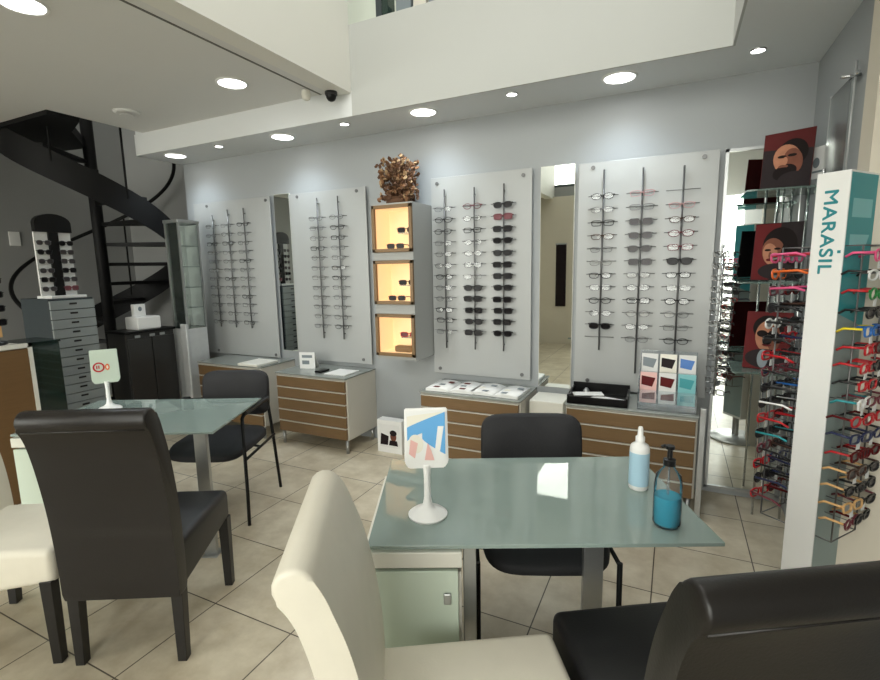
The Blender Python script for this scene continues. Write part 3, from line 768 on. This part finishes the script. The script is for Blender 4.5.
bm = bmesh.new(); lathe(bm, [(.018, .196), (.018, .215), (.008, .218), (.007, .245), (.013, .248), (.013, .258)], seg=16); tube(bm, [(0, 0, .253), (-.016, 0, .254), (-.024, 0, .249)], .0055, 8); obj('pump', bm, M['blackpl'], t, 50)

# ------------------------------------------------------------------ revolving rack of children's glasses
RC = (.548, 2.286); n1 = Vector((-.6, -.8, 0)); n2 = Vector((.8, -.6, 0))
RZ = math.atan2(n2.y, n2.x)                 # local +X = n2 (teal side), local -Y = n1 (white face)
t = thing('spinner_rack', 'tall white and teal revolving rack full of colourful glasses', 'display rack', (RC[0], RC[1], 0), RZ)
hw, hd = .052, .10
bm = bmesh.new(); box(bm, -hw, hw, -hd, hd, .20, 1.86, .003)
col = obj('column', bm, M['whitegloss'], t)
bm = bmesh.new()
for s in (-1, 1): poly(bm, [(s * (hw + .0008), -hd + .004, 1.36), (s * (hw + .0008), hd - .004, 1.30), (s * (hw + .0008), hd - .004, 1.852), (s * (hw + .0008), -hd + .004, 1.852)], 0); poly(bm, [(s * (hw + .0008), -hd + .004, .22), (s * (hw + .0008), hd - .004, .22), (s * (hw + .0008), hd - .004, 1.30), (s * (hw + .0008), -hd + .004, 1.36)], 3)
poly(bm, [(hw + .0014, -hd + .03, 1.70), (hw + .0014, hd - .03, 1.70), (hw + .0014, hd - .03, 1.765), (hw + .0014, -hd + .03, 1.765)], 1)
poly(bm, [(hw + .0014, -hd + .03, 1.60), (hw + .0014, hd - .05, 1.60), (hw + .0014, hd - .03, 1.64), (hw + .0014, -hd + .03, 1.64)], 2)
obj('side_print', bm, [M['teal'], M['tealpale'], M['tealpale'], M['rackgrey']], col)
# lettering on the white face, read downwards
cu = bpy.data.curves.new('rack_text', 'FONT'); cu.body = 'MARASIL'; cu.size = .070; cu.space_character = 1.08; cu.extrude = .0006; cu.align_x = 'LEFT'
to = bpy.data.objects.new('rack_text', cu); C.objects.link(to); bpy.context.view_layer.update()
me = bpy.data.meshes.new_from_object(to.evaluated_get(bpy.context.evaluated_depsgraph_get())); bpy.data.objects.remove(to)
xs = [v.co.x for v in me.vertices]; ys = [v.co.y for v in me.vertices]; k_ = .292 / (max(xs) - min(xs))
for v in me.vertices:
    x, y, z = v.co; x = (x - min(xs)) * k_; y = (y - min(ys)) * k_ * .82
    v.co = Vector((y - .021, -hd - .0010 - z, 1.795 - x))
me.materials.append(M['tealtext'])
bm = bmesh.new()
for dy, dx, dz in ((-.0014, 0, 0), (.0014, 0, .0001), (0, .0012, .0002), (0, -.0012, .0003)):
    n0 = len(bm.verts); bm.from_mesh(me); bm.verts.ensure_lookup_table()
    for v in bm.verts[n0:]: v.co += Vector((dy, -dz, dx))
bm.to_mesh(me); bm.free()
lt = bpy.data.objects.new('lettering', me); C.objects.link(lt); lt.parent = col
bm = bmesh.new(); box(bm, .034, .044, -hd - .0016, -hd - .0008, 1.575, 1.585); obj('letter_dot', bm, M['tealtext'], col)
bm = bmesh.new(); lathe(bm, [(.21, 0), (.21, .012), (.19, .024), (.03, .03), (.026, .035), (.026, .205)], seg=32); obj('base', bm, M['steel'], t, 40)
for s, ln, L_ in ((-1, .098, .120), (1, .052, .080)):
    bm = bmesh.new()
    for zz in (.50, 1.05, 1.60):
        tube(bm, [(s * hw, -hd + .01, zz), (s * (hw + ln), -hd + .01, zz)], .0025, 6); tube(bm, [(s * hw, hd - .01, zz), (s * (hw + ln), hd - .01, zz)], .0025, 6)
        tube(bm, [(s * (hw + ln), -hd + .01, zz), (s * (hw + ln), hd - .01, zz)], .0025, 6)
    for yy in (-hd + .01, hd - .01): tube(bm, [(s * (hw + ln), yy, .50), (s * (hw + ln), yy, 1.60)], .003, 6)
    obj('wire_frame', bm, M['rod'], t)
    bm = bmesh.new(); tube(bm, [(s * (hw - .001), 0, 0), (s * (hw + L_ - .006), 0, 0)], .0018, 5); pm = mesh('rack_peg', bm, M['rod'])
    for k in range(16):
        for yy in ((-.058, .055) if s < 0 else (-.040, .052)):
            pg = bpy.data.objects.new('peg', pm); C.objects.link(pg); pg.parent = t; pg.location = (0, yy, 1.568 - k * .0655)
PAL = {'p': 'pink', 'o': 'orange', 'r': 'red', 'k': 'blackpl', 'y': 'yellow', 'b': 'blue', 'n': 'navy', 'g': 'green', 'e': 'beige', 'w': 'whitegloss', 't': 'teal', 'u': 'burg', 'd': 'darkred', 'm': 'tort'}
PNM = {'p': 'pink', 'o': 'orange', 'r': 'red', 'k': 'black', 'y': 'yellow', 'b': 'blue', 'n': 'navy', 'g': 'green', 'e': 'beige', 'w': 'white', 't': 'teal', 'u': 'burgundy', 'd': 'maroon', 'm': 'brown'}
def rack_gl(a, b, L):
    key = 'rack_%s%s%d' % (a, b, int(L * 1000))
    glasses_proto(key, M[PAL[b]], M['lensclear'] if b not in 'kdm' else M['lensgrey'], random.choice(SH), w=.050, h=.034, r=.0040, temple=L, temple_mat=M[PAL[a]], folded=False)
    return key
tagm = mesh('price_tag', B((-.010, .010, .002, .004, -.045, -.018)), M['paper'])
def rack_side(s, L, yloc, seq, side, colname):
    R3 = Matrix.Rotation(RZ, 3, 'Z')
    for k, cc in enumerate(seq):
        a, b = cc[0], cc[1]
        z = 1.565 - k * .0655
        p = R3 @ Vector((s * (hw + L + .006), yloc + random.uniform(-.006, .006), 0))
        # front looks outwards along s*X
        rz = RZ + (PI / 2 if s > 0 else -PI / 2) + random.uniform(-.12, .12)
        key = rack_gl(a, b, L)
        lab = ('%s glasses' % PNM[b] if a == b else '%s glasses with %s temples' % (PNM[b], PNM[a])) + ', %s in the %s' % (ORD[k], side + colname)
        o = put_glasses(key, 'kids_glasses', (RC[0] + p.x, RC[1] + p.y, z), rz, lab, 'colourful glasses on the revolving rack', random.uniform(-.05, .09))
        if k % 2 == 0:
            g = bpy.data.objects.new('price_tag', tagm); C.objects.link(g); g.parent = o; g.location = (.0, 0, 0)
rack_side(-1, .120, -.058, ['pp', 'oo', 'pu', 'kk', 'kw', 'kk', 'rr', 'ku', 'kk', 'wk', 'rr', 'tk', 'ku', 'kr', 'nk', 'ur'], 'front column',  ", rack's mirror side")
rack_side(-1, .120, .055, ['rp', 'kk', 'kd', 'mk', 'kk', 'nr', 'kk', 'uu', 'bk', 'kk', 'rd', 'kk', 'mm', 'nn', 'kk', 'dd'], 'rear column',  ", rack's mirror side")
rack_side(1, .080, -.040, ['pp', 'kw', 'rg', 'kk', 'yb', 'rr', 'rr', 'kr', 'tw', 'dr', 'nn', 'rd', 'em', 'ek', 'ee', 'eu'], 'front column', ", rack's teal side")
rack_side(1, .080, .052, ['pr', 'kk', 'ru', 'kk', 'bn', 'kd', 'rk', 'kk', 'uu', 'kr', 'kn', 'dd', 'mk', 'kk', 'uk', 'dk'], 'rear column', ", rack's teal side")

# ------------------------------------------------------------------ corner glass shelves, posters, wall rail
t = thing('glass_shelf_tower', 'clear glass corner shelves on steel posts beside the framed mirror', 'shelves', (.50, 3.22, 0))
for z, lab in ((1.912, 0), (1.435, 0), (.945, 0)):
    bm = bmesh.new(); box(bm, -.19, .165, -.17, .16, z, z + .010, .001); obj('glass_shelf', bm, M['shelfglass'], t)
for x, y in ((.0, .14), (.14, .14), (.14, -.15)):
    bm = bmesh.new(); tube(bm, [(x, y, 0), (x, y, 2.0)], .007, 10); obj('post', bm, M['chrome'], t)
def poster(label, loc, rz, w, h, style, lean=-.10):
    t = thing('portrait_poster', label, 'poster', loc, rz); t.rotation_euler = (lean, 0, rz)
    obj('card', B((-w / 2, w / 2, 0, .006, 0, h)), M['darkred'] if style == 'shades' else (M['maroon'] if style == 'bearded' else M['printdark']), t)
    bm = bmesh.new(); y = -.0008
    def E(cx, cz, rx, rz_, mi, d, rot=0): disc(bm, cx * w, y - d * .0005, cz * h, rx * w, rz_ * h, 'y', 22, mi, rot)
    mats = [M['darkred'], M['printdark'], M['hair'], M['skin'], M['skindark'], M['printgrey']]
    if style == 'bearded':
        poly(bm, [(-.49 * w, y, .01 * h), (.49 * w, y, .01 * h), (.49 * w, y, .66 * h), (-.49 * w, y, .72 * h)], 1)
        E(.10, .62, .30, .24, 2, 1); E(.0, .52, .27, .26, 3, 2, .3); E(.12, .48, .19, .22, 4, 3, .2)
        E(-.02, .30, .24, .13, 2, 4, .3); E(-.06, .40, .10, .03, 4, 5); E(-.06, .36, .12, .025, 2, 6)
        E(-.10, .57, .09, .025, 2, 7); E(.10, .58, .09, .025, 2, 7); E(-.03, .49, .05, .07, 3, 8); E(.16, .16, .3, .14, 1, 9)
    elif style == 'dark':
        poly(bm, [(-.49 * w, y, .01 * h), (-.1 * w, y, .01 * h), (.05 * w, y, .99 * h), (-.49 * w, y, .99 * h)], 0)
        E(.06, .62, .36, .30, 2, 1); E(-.06, .50, .24, .24, 4, 2, .2); E(-.12, .46, .16, .19, 3, 3, .2)
        E(-.18, .53, .07, .02, 2, 4); E(.02, .55, .07, .02, 2, 4); E(-.12, .36, .08, .025, 0, 5); E(-.12, .44, .035, .06, 4, 5); E(.28, .4, .18, .36, 2, 6); E(.05, .16, .4, .14, 1, 7)
    else:
        E(.0, .72, .34, .22, 2, 1); E(.0, .58, .27, .27, 3, 2); E(.14, .55, .14, .22, 4, 3)
        E(-.12, .62, .12, .06, 2, 4); E(.12, .62, .12, .06, 2, 4); E(.0, .63, .06, .012, 2, 4)
        E(.0, .52, .05, .07, 4, 5); E(.0, .43, .10, .025, 0, 6); E(.0, .19, .46, .17, 1, 7); E(-.06, .19, .12, .16, 5, 8)
    obj('portrait_print', bm, mats, t)
    return t
poster('dark red poster with a bearded face, on the topmost glass corner shelf', (.492, 3.16, 1.923), -.42, .225, .30, 'bearded')
poster('dark poster of a face with long black hair on the middle glass shelf', (.480, 3.17, 1.448), -.42, .22, .31, 'dark')
poster('red poster of a face wearing sunglasses on the lower glass shelf', (.468, 3.14, .958), -.38, .215, .32, 'shades')
# glasses rod beside the framed mirror
t = thing('eyewear_rod', 'slim upright rod of silver glasses beside the edge of the framed mirror', 'display rod', (.262, 3.49, 0))
bm = bmesh.new(); tube(bm, [(0, 0, .70), (0, 0, 1.66)], .006, 10); obj('rod', bm, M['chrome'], t)
for zz in (.74, 1.62):
    bm = bmesh.new(); tube(bm, [(0, 0, zz), (0, .095, zz)], .005, 8); obj('bracket', bm, M['chrome'], t)
glasses_proto('rodsilver', M['silverpl'], M['lensclear'], 'rect', w=.05, h=.034, r=.0034, temple=.06, temple_mat=M['blackpl'], folded=False)
for k in range(13):
    put_glasses('rodsilver', 'eyeglasses', (.262, 3.455, 1.60 - k * .072), -.55 + random.uniform(-.1, .1), 'silver eyeglasses, %s down the rod beside the framed mirror' % ORD[k], 'glasses on the rod by the framed mirror')
# wall rail with clear shelf and a card
t = thing('wall_rail_fixture', 'clear acrylic wall shelf on thin steel rail high on the side wall', 'wall shelf', (XR, 3.05, 2.1))
bm = bmesh.new(); tube(bm, [(-.02, -.25, -.2), (-.02, -.25, .30)], .004, 8); obj('rail', bm, M['towersilver'], t); bm = bmesh.new(); tube(bm, [(-.02, .12, -.2), (-.02, .12, .26)], .004, 8); obj('rail', bm, M['towersilver'], t)
bm = bmesh.new(); tube(bm, [(0, -.25, .24), (-.07, -.25, .24)], .007, 8); tube(bm, [(-.02, -.30, .24), (-.02, -.18, .24)], .007, 8); obj('bracket', bm, M['chrome'], t)
obj('acrylic_back', B((-.03, -.024, -.22, .10, -.15, .24)), M['softacrylic'], t)
t = thing('card_holder', 'small white card holder with dark emblem on the side wall by the red poster', 'card holder', (XR - .045, 3.19, 1.90), -1.0)
obj('card', B((-.07, .07, 0, .006, .07, .23), bev=.002), M['paper'], t)
bm = bmesh.new(); disc(bm, -.01, -.001, .15, .02, .026, mi=0); poly(bm, [(-.03, -.0012, .10), (.03, -.0012, .10), (.03, -.0012, .11), (-.03, -.0012, .11)]); obj('emblem', bm, M['printgrey'], t)
obj('upright', B((.075, .095, -.004, .01, -.06, .25)), M['whitegloss'], t)

# ------------------------------------------------------------------ spiral staircase
PC = Vector((-5.48, 3.12, 0)); uf = Vector((-.869, .495, 0)); ur = Vector((.495, .869, 0)); RS = .76
def hel(phi, r, dz=0):
    a = math.radians(phi); p = PC + (ur * math.cos(a) + uf * math.sin(a)) * r
    return Vector((p.x, p.y, 1.77 - phi / 180 * 1.24 + dz))
t = thing('spiral_staircase', 'black metal spiral staircase rising through the ceiling opening', 'staircase', (0, 0, 0))
bm = bmesh.new(); tube(bm, [(PC.x, PC.y, 0), (PC.x, PC.y, 3.9)], .056, 18); obj('centre_pole', bm, M['stairmetal'], t)
def strip(bm, ph0, ph1, r0, r1, zlo, zhi, n=60):
    ring = []
    for i in range(n + 1):
        ph = ph0 + (ph1 - ph0) * i / n
        ring.append([bm.verts.new(hel(ph, r, z)) for r, z in ((r0, zlo), (r1, zlo), (r1, zhi), (r0, zhi))])
    for a, b in zip(ring, ring[1:]):
        for k in range(4):
            f = bm.faces.new((a[k], a[(k + 1) % 4], b[(k + 1) % 4], b[k])); f.smooth = False
    bm.faces.new(ring[0][::-1]); bm.faces.new(ring[-1])
bm = bmesh.new(); strip(bm, -178, 268, RS - .012, RS, -.17, .10, 80); obj('stringer', bm, M['stairmetal'], t, 30)
st_ang = 30
ph = -165; k = 0
while ph < 262:
    bm = bmesh.new(); n = 5
    zt = hel(ph, 1).z
    low, up = [], []
    for i in range(n + 1):
        a = ph - st_ang / 2 + (st_ang + 4) * i / n
        for r in (.06, RS - .005):
            p = hel(a, r); low.append(bm.verts.new((p.x, p.y, zt - .035))); up.append(bm.verts.new((p.x, p.y, zt)))
    for i in range(n):
        a, b, c, d = i * 2, i * 2 + 1, i * 2 + 3, i * 2 + 2
        bm.faces.new((up[a], up[b], up[c], up[d])); bm.faces.new((low[a], low[d], low[c], low[b]))
        bm.faces.new((low[b], low[c], up[c], up[b])); bm.faces.new((low[a], up[a], up[d], low[d]))
    bm.faces.new((low[0], low[1], up[1], up[0])); bm.faces.new((low[2 * n], up[2 * n], up[2 * n + 1], low[2 * n + 1]))
    obj('tread', bm, M['stairmetal'], t)
    ph += st_ang; k += 1
# landing plate at the top
bm = bmesh.new()
pts = [(-6.4, 2.34), (-4.62, 2.34), (-4.62, 2.58), (-5.0, 2.72), (-5.40, 3.02), (-5.5, 3.12), (-6.4, 2.98)]
top = [bm.verts.new((x, y, 2.92)) for x, y in pts]; lo = [bm.verts.new((x, y, 2.83)) for x, y in pts]
bm.faces.new(top); bm.faces.new(lo[::-1])
for i in range(len(top)): bm.faces.new((lo[i], lo[(i + 1) % len(lo)], top[(i + 1) % len(top)], top[i]))
obj('landing', bm, M['stairmetal'], t)
bm = bmesh.new(); tube(bm, [hel(a, RS + .0, .93) for a in range(-150, 262, 6)], .019, 10); obj('handrail', bm, M['stairmetal'], t)
for ph in (-112, -70, 70, 140, 215):
    bm = bmesh.new(); tube(bm, [hel(ph, RS - .006, .0), hel(ph, RS - .006, .93)], .010, 8); obj('baluster', bm, M['stairmetal'], t)

# ------------------------------------------------------------------ back-left furniture
t = thing('drawer_tower', 'tall grey filing cabinet of many shallow drawers under the sunglasses stand', 'filing cabinet', (-4.72, 2.29, 0))
obj('carcass', B((-.22, .20, -.168, .168, 0, 1.355), bev=.003), M['filingside'], t)
nd = 17; hh = 1.33 / nd
for k in range(nd):
    z = .015 + k * hh
    dr = obj('drawer', B((.20, .220, -.165, .165, z, z + hh - .006), bev=.002), M['filing'], t)
    obj('handle', B((.220, .2235, -.028, .028, z + hh * .48, z + hh * .48 + .015), bev=.001), M['blackpl'], dr)
t = thing('sunglasses_stand', 'countertop sunglasses stand with black arched header on the filing cabinet', 'display stand', (-4.68, 2.285, 1.356))
t.scale = (1, .88, 1.02)
bm = bmesh.new()
arc = [(-.15, .60)] + [(.15 * math.sin(math.radians(a)), .60 + .075 * math.cos(math.radians(a))) for a in range(-80, 81, 16)] + [(.15, .60), (.15, .53), (-.15, .53)]
prism(bm, arc, .0, .05, 'x'); obj('header', bm, M['blackgloss'], t)
obj('spine', B((.0, .035, -.040, .040, .02, .54)), M['blackgloss'], t)
obj('side_board', B((.0, .018, -.15, -.042, .02, .53)), M['whitegloss'], t)
obj('side_board', B((.0, .018, .042, .15, .02, .53)), M['whitegloss'], t)
obj('base', B((-.08, .14, -.14, .16, 0, .022), bev=.003), M['whitegloss'], t)
for ci, (yy, cn) in enumerate(((-.092, 'pale column beside the header edge'), (.092, 'column beside the stairs'))):
    for k in range(6):
        kind = random.choice(('dark_rect', 'dark_pilot', 'grey_rect', 'wine_rect') if ci else ('dark_rect', 'grey_pilot', 'dark_pilot'))
        o = put_glasses(kind, 'sunglasses', (-4.68 + .045, 2.285 + yy * .88, 1.356 + .455 - k * .075), PI / 2, 'sunglasses, %s down the %s of the countertop stand' % (ORD[k], ('first column', 'second column')[ci]), 'sunglasses on the countertop stand')
        o.scale = (.72, .9, .9)
# rack of sunglasses at the wall side on the brown cabinet
t = thing('sunglasses_carousel', 'brown sunglasses carousel standing on the brown board cabinet', 'display stand', (-4.02, 1.52, 1.10))
bm = bmesh.new(); lathe(bm, [(.10, 0), (.10, .02), (.02, .03), (.015, .05)], seg=20); obj('base', bm, M['blackpl'], t)
obj('backing', B((-.06, .06, -.06, .06, .05, .66), bev=.004), M['beige'], t)
obj('cap', B((-.08, .08, -.09, .09, .66, .70), bev=.006), M['blackpl'], t)
for k in range(6):
    o = put_glasses('dark_rect', 'sunglasses', (-3.935, 1.53, 1.70 - k * .09), PI / 2, 'black sunglasses, %s down the brown carousel on the cabinet' % ORD[k], 'sunglasses on the brown carousel')
t = thing('wooden_cabinet', 'brown board cabinet with pale edging beside the grey drawer tower', 'cabinet', (-4.1, 1.33, 0))
obj('carcass', B((-.2, .19, -.36, .36, 0, 1.085)), M['greyside'], t)
obj('door', B((.19, .205, -.352, -.005, .03, 1.065), bev=.002), M['brownboard'], t)
obj('door', B((.19, .205, .0, .345, .03, 1.065), bev=.002), M['brownboard'], t)
obj('edging', B((.185, .212, .345, .368, 0, 1.10), (.185, .212, -.368, .368, 1.072, 1.10)), M['white'], t)
t = thing('glass_cabinet', 'low dark green glass cabinet between brown cabinet and drawer tower', 'cabinet', (-4.27, 1.86, 0))
obj('body', B((-.16, .15, -.11, .11, .03, 1.06), bev=.003), M['greenglass'], t)
obj('top', B((-.17, .165, -.115, .115, 1.06, 1.075), bev=.002), M['greenglass'], t)
obj('plinth', B((-.15, .14, -.10, .10, 0, .03)), M['blackpl'], t)
tag(obj('light_switch', B((XL, XL + .012, 2.77, 2.87, 1.87, 2.02), bev=.003), M['whitegloss']), 'white switch plate on the grey wall behind the stairs', 'light switch')
t = thing('dark_cabinet', 'dark gloss cabinet with a white machine on top, under the staircase', 'cabinet', (-4.57, 2.88, 0))
obj('carcass', B((-.14, .13, -.235, .235, .03, 1.0), bev=.004), M['darkcab'], t)
obj('top', B((-.15, .15, -.245, .245, 1.0, 1.025), bev=.004), M['blackgloss'], t)
obj('door', B((.13, .145, -.228, -.004, .06, .955), bev=.002), M['darkcab'], t); obj('door', B((.13, .145, .004, .228, .06, .955), bev=.002), M['darkcab'], t)
bm = bmesh.new()
for yy in (-.16, -.02, .08): box(bm, .145, .149, yy, yy + .05, .962, .985)
obj('label_strip', bm, M['steel'], t)
t = thing('label_printer', 'small white machine with a square raised panel on the dark cabinet', 'machine', (-4.55, 2.86, 1.025))
obj('body', B((-.09, .10, -.085, .145, 0, .12), bev=.012), M['whitegloss'], t)
obj('raised_panel', B((-.05, .0, -.04, .07, .12, .235), bev=.006), M['whitegloss'], t)
bm = bmesh.new(); disc(bm, .001, .015, .19, .018, .022, 'x'); obj('button', bm, M['printgrey'], t)
# glass tower
t = thing('glass_tower', 'tall silver glass showcase tower at the end of the display wall', 'showcase', (-4.375, 3.26, 0))
obj('base', B((-.10, .10, -.11, .11, 0, 1.0), bev=.004), M['towersilver'], t)
obj('front_fin', B((.03, .115, -.14, -.112, 0, 1.05), bev=.008), M['towersilver'], t)
bm = bmesh.new()
for x0, x1, y0, y1 in ((-.10, .10, -.11, -.104), (-.10, .10, .104, .11), (-.10, -.094, -.104, .104), (.094, .10, -.104, .104)): box(bm, x0, x1, y0, y1, 1.0, 2.02)
obj('glass_sides', bm, M['clearglass'], t)
bm = bmesh.new()
for x in (-.10, .086):
    for y in (-.11, .096): box(bm, x - .002, x + .016, y - .002, y + .016, 1.0, 2.03)
obj('corner_posts', bm, M['steel'], t)
obj('cap', B((-.108, .108, -.118, .118, 2.02, 2.05), bev=.004), M['steel'], t)
obj('inner_back', B((-.088, -.078, -.095, .095, 1.01, 2.01)), M['glowwhite'], t); obj('inner_back', B((-.07, .088, .085, .095, 1.01, 2.01)), M['glowwhite'], t)
for z in (1.2, 1.4, 1.6, 1.8):
    obj('glass_shelf', B((-.092, .092, -.10, .10, z, z + .006)), M['shelfglass'], t)
for k, z in enumerate((1.006, 1.206, 1.406, 1.606, 1.806)):
    o = obj('display_card', B((-.05, .05, -.03, -.024, 0, .13)), M['paper']); o.location = (-4.345, 3.21, z); o.rotation_euler = (0, 0, .3); tag(o, 'white card standing on the %s level of the silver glass tower' % ('lowest', 'second lowest', 'middle', 'second highest', 'highest')[k], 'card', 'cards in the glass tower')

# ------------------------------------------------------------------ ceiling fittings
def downlight(x, y, z, r, label, mat, small=False):
    t = thing('ceiling_downlight', label, 'ceiling light', (x, y, z))
    bm = bmesh.new(); n = 32
    prof = [(r * .90, -.002), (r * .94, -.008), (r * 1.06, -.008), (r * 1.10, 0)]
    rings = [[bm.verts.new((a * math.cos(2 * PI * k / n), a * math.sin(2 * PI * k / n), b)) for k in range(n)] for a, b in prof]
    for a, b in zip(rings, rings[1:]):
        for k in range(n): bm.faces.new((a[k], a[(k + 1) % n], b[(k + 1) % n], b[k]))
    obj('trim_ring', bm, M['whitegloss'] if not small else M['steel'], t, 40)
    bm = bmesh.new(); disc(bm, 0, 0, -.004, r * .92, r * .92, 'z', 32); obj('diffuser', bm, mat, t)
    ld = bpy.data.lights.new('downlight_beam', 'SPOT'); ld.energy = (5 if small else 17); ld.color = (.80, .92, 1.0) if not small else (1, .96, .9)
    ld.spot_size = math.radians(60 if small else 140); ld.spot_blend = 1.0; ld.shadow_soft_size = r * .9
    lo = bpy.data.objects.new('downlight_beam', ld); C.objects.link(lo); lo.location = (x, y, z - .03)
for k, (x, nm) in enumerate(((-4.40, 'at the stair end of the soffit'), (-3.04, 'above the dark narrow mirror'), (-1.70, 'beyond the niche column'), (-.36, 'above the last board by the room corner'))):
    downlight(x, 3.29, ZS, .095, 'large round soffit downlight ' + nm, M['downlight'])
for k, (x, nm) in enumerate(((-3.75, 'above the first eyewear board'), (-2.365, 'above the second eyewear board'), (-1.02, 'above the slim mirror'), (.34, 'by the side wall corner'))):
    downlight(x, 3.245, ZS, .035, 'small recessed soffit spotlight ' + nm, M['spotlamp'], True)
downlight(-2.87, 2.64, ZC, .10, 'large round ceiling downlight near the parapet beam', M['downlight'])
downlight(-2.93, 1.44, ZC, .10, 'large round ceiling downlight above the far glass table', M['downlight'])
t = thing('ceiling_vent', 'round white air vent in the ceiling in front of the stairs', 'vent', (-4.11, 2.67, ZC))
bm = bmesh.new(); lathe(bm, [(.10, 0), (.098, -.008), (.075, -.016)], seg=28); obj('rim', bm, M['ceil'], t)
bm = bmesh.new(); lathe(bm, [(.055, -.028), (.05, -.032)], seg=28); tube(bm, [(0, 0, -.012), (0, 0, -.03)], .01, 8); obj('disc_cover', bm, M['ceil'], t)
t = thing('dome_camera', 'small black dome security camera under the parapet corner', 'security camera', (-2.315, 3.03, 2.825))
bm = bmesh.new(); lathe(bm, [(.045, 0), (.045, -.02), (.04, -.024)], seg=24); obj('mount', bm, M['blackpl'], t)
bm = bmesh.new(); lathe(bm, [(.038, -.02), (.036, -.04), (.025, -.058), (.008, -.066)], seg=24); obj('dome', bm, M['blackgloss'], t, 60)
bm = bmesh.new(); lathe(bm, [(.032, 0), (.034, -.03), (.028, -.06), (.015, -.068)], seg=20)
o = obj('motion_sensor', bm, M['white'], None, 50); o.location = (-2.52, 3.0, ZC); tag(o, 'small white motion sensor on the ceiling beside the dome camera', 'sensor')

# ------------------------------------------------------------------ things upstairs on the parapet
t = thing('display_figure', 'small dark cabinet with glass front on the ledge above the display wall', 'cabinet', (-2.00, 3.30, 3.281))
obj('body', B((-.05, .0, -.05, .05, 0, .30), bev=.004), M['filingside'], t); obj('glass_front', B((.002, .055, -.05, .05, 0, .30), bev=.003), M['greenglass'], t)
for i, (x, w_, h, m, lab) in enumerate(((-1.83, .06, .16, 'printgrey', 'grey box on the upper ledge beside the small dark cabinet'), (-1.70, .05, .20, 'greyside', 'pale box on the upper ledge, second from the dark cabinet'), (-1.585, .045, .14, 'printgrey', 'grey box on the upper ledge, last of the row'))):
    t = thing('storage_carton', lab, 'box', (x, 3.33, 3.281)); 
    obj('carton', B((-w_, w_, -.06, .06, 0, h), bev=.003), M[m], t); obj('lid', B((-w_ - .004, w_ + .004, -.064, .064, h, h + .02), bev=.002), M[m], t)

# ------------------------------------------------------------------ light
w = bpy.data.worlds.new('sky'); sc.world = w; w.use_nodes = True
nt = w.node_tree; bg = nt.nodes['Background']
bg.inputs['Color'].default_value = (1.0, .965, .905, 1); bg.inputs['Strength'].default_value = 6.3
def portal(x, y, z, sx, sz):
    a = bpy.data.lights.new('window_portal', 'AREA'); a.shape = 'RECTANGLE'; a.size = sx; a.size_y = sz; a.cycles.is_portal = True
    o = bpy.data.objects.new('window_portal', a); C.objects.link(o); o.location = (x, y, z); o.rotation_euler = (PI / 2, 0, 0)
portal((XL + 1.1) / 2, YF - .12, 1.45, 7.6, 2.7); portal((XL + 1.1) / 2, YF - .12, 3.98, 7.6, 1.9)

ul = bpy.data.lights.new('parapet_fill_light', 'AREA'); ul.shape = 'RECTANGLE'; ul.size = 1.6; ul.size_y = 2.4; ul.energy = 32; ul.color = (1, .97, .92)  # unseen fill lamp without a fitting, added to brighten the parapets
uo = bpy.data.objects.new('parapet_fill_light', ul); C.objects.link(uo); uo.location = (-.9, 1.6, ZU - .03)

# ------------------------------------------------------------------ camera (solved from the room's own lines)
RM = [[0.9005138, 0.4344344, -0.0182442], [-0.0481444, 0.1413171, 0.9887930], [-0.4321538, 0.8895434, -0.1481741]]
cam = bpy.data.cameras.new('camera'); co = bpy.data.objects.new('camera', cam); C.objects.link(co)
r, u, f = (Vector(a) for a in RM)
mw = Matrix((( r.x, u.x, -f.x, 0), (r.y, u.y, -f.y, 0), (r.z, u.z, -f.z, 1.55), (0, 0, 0, 1)))
co.matrix_world = mw
cam.sensor_fit = 'HORIZONTAL'; cam.sensor_width = 36; cam.lens = 482.936 / 880 * 36; cam.clip_start = .02
sc.camera = co
sc.view_settings.view_transform = 'Standard'; sc.view_settings.look = 'None'; sc.view_settings.exposure = 0.40
sc.cycles.use_denoising = True
sc.cycles.max_bounces = 10; sc.cycles.transparent_max_bounces = 24; sc.cycles.caustics_reflective = False; sc.cycles.caustics_refractive = False
sc.cycles.sample_clamp_indirect = 6
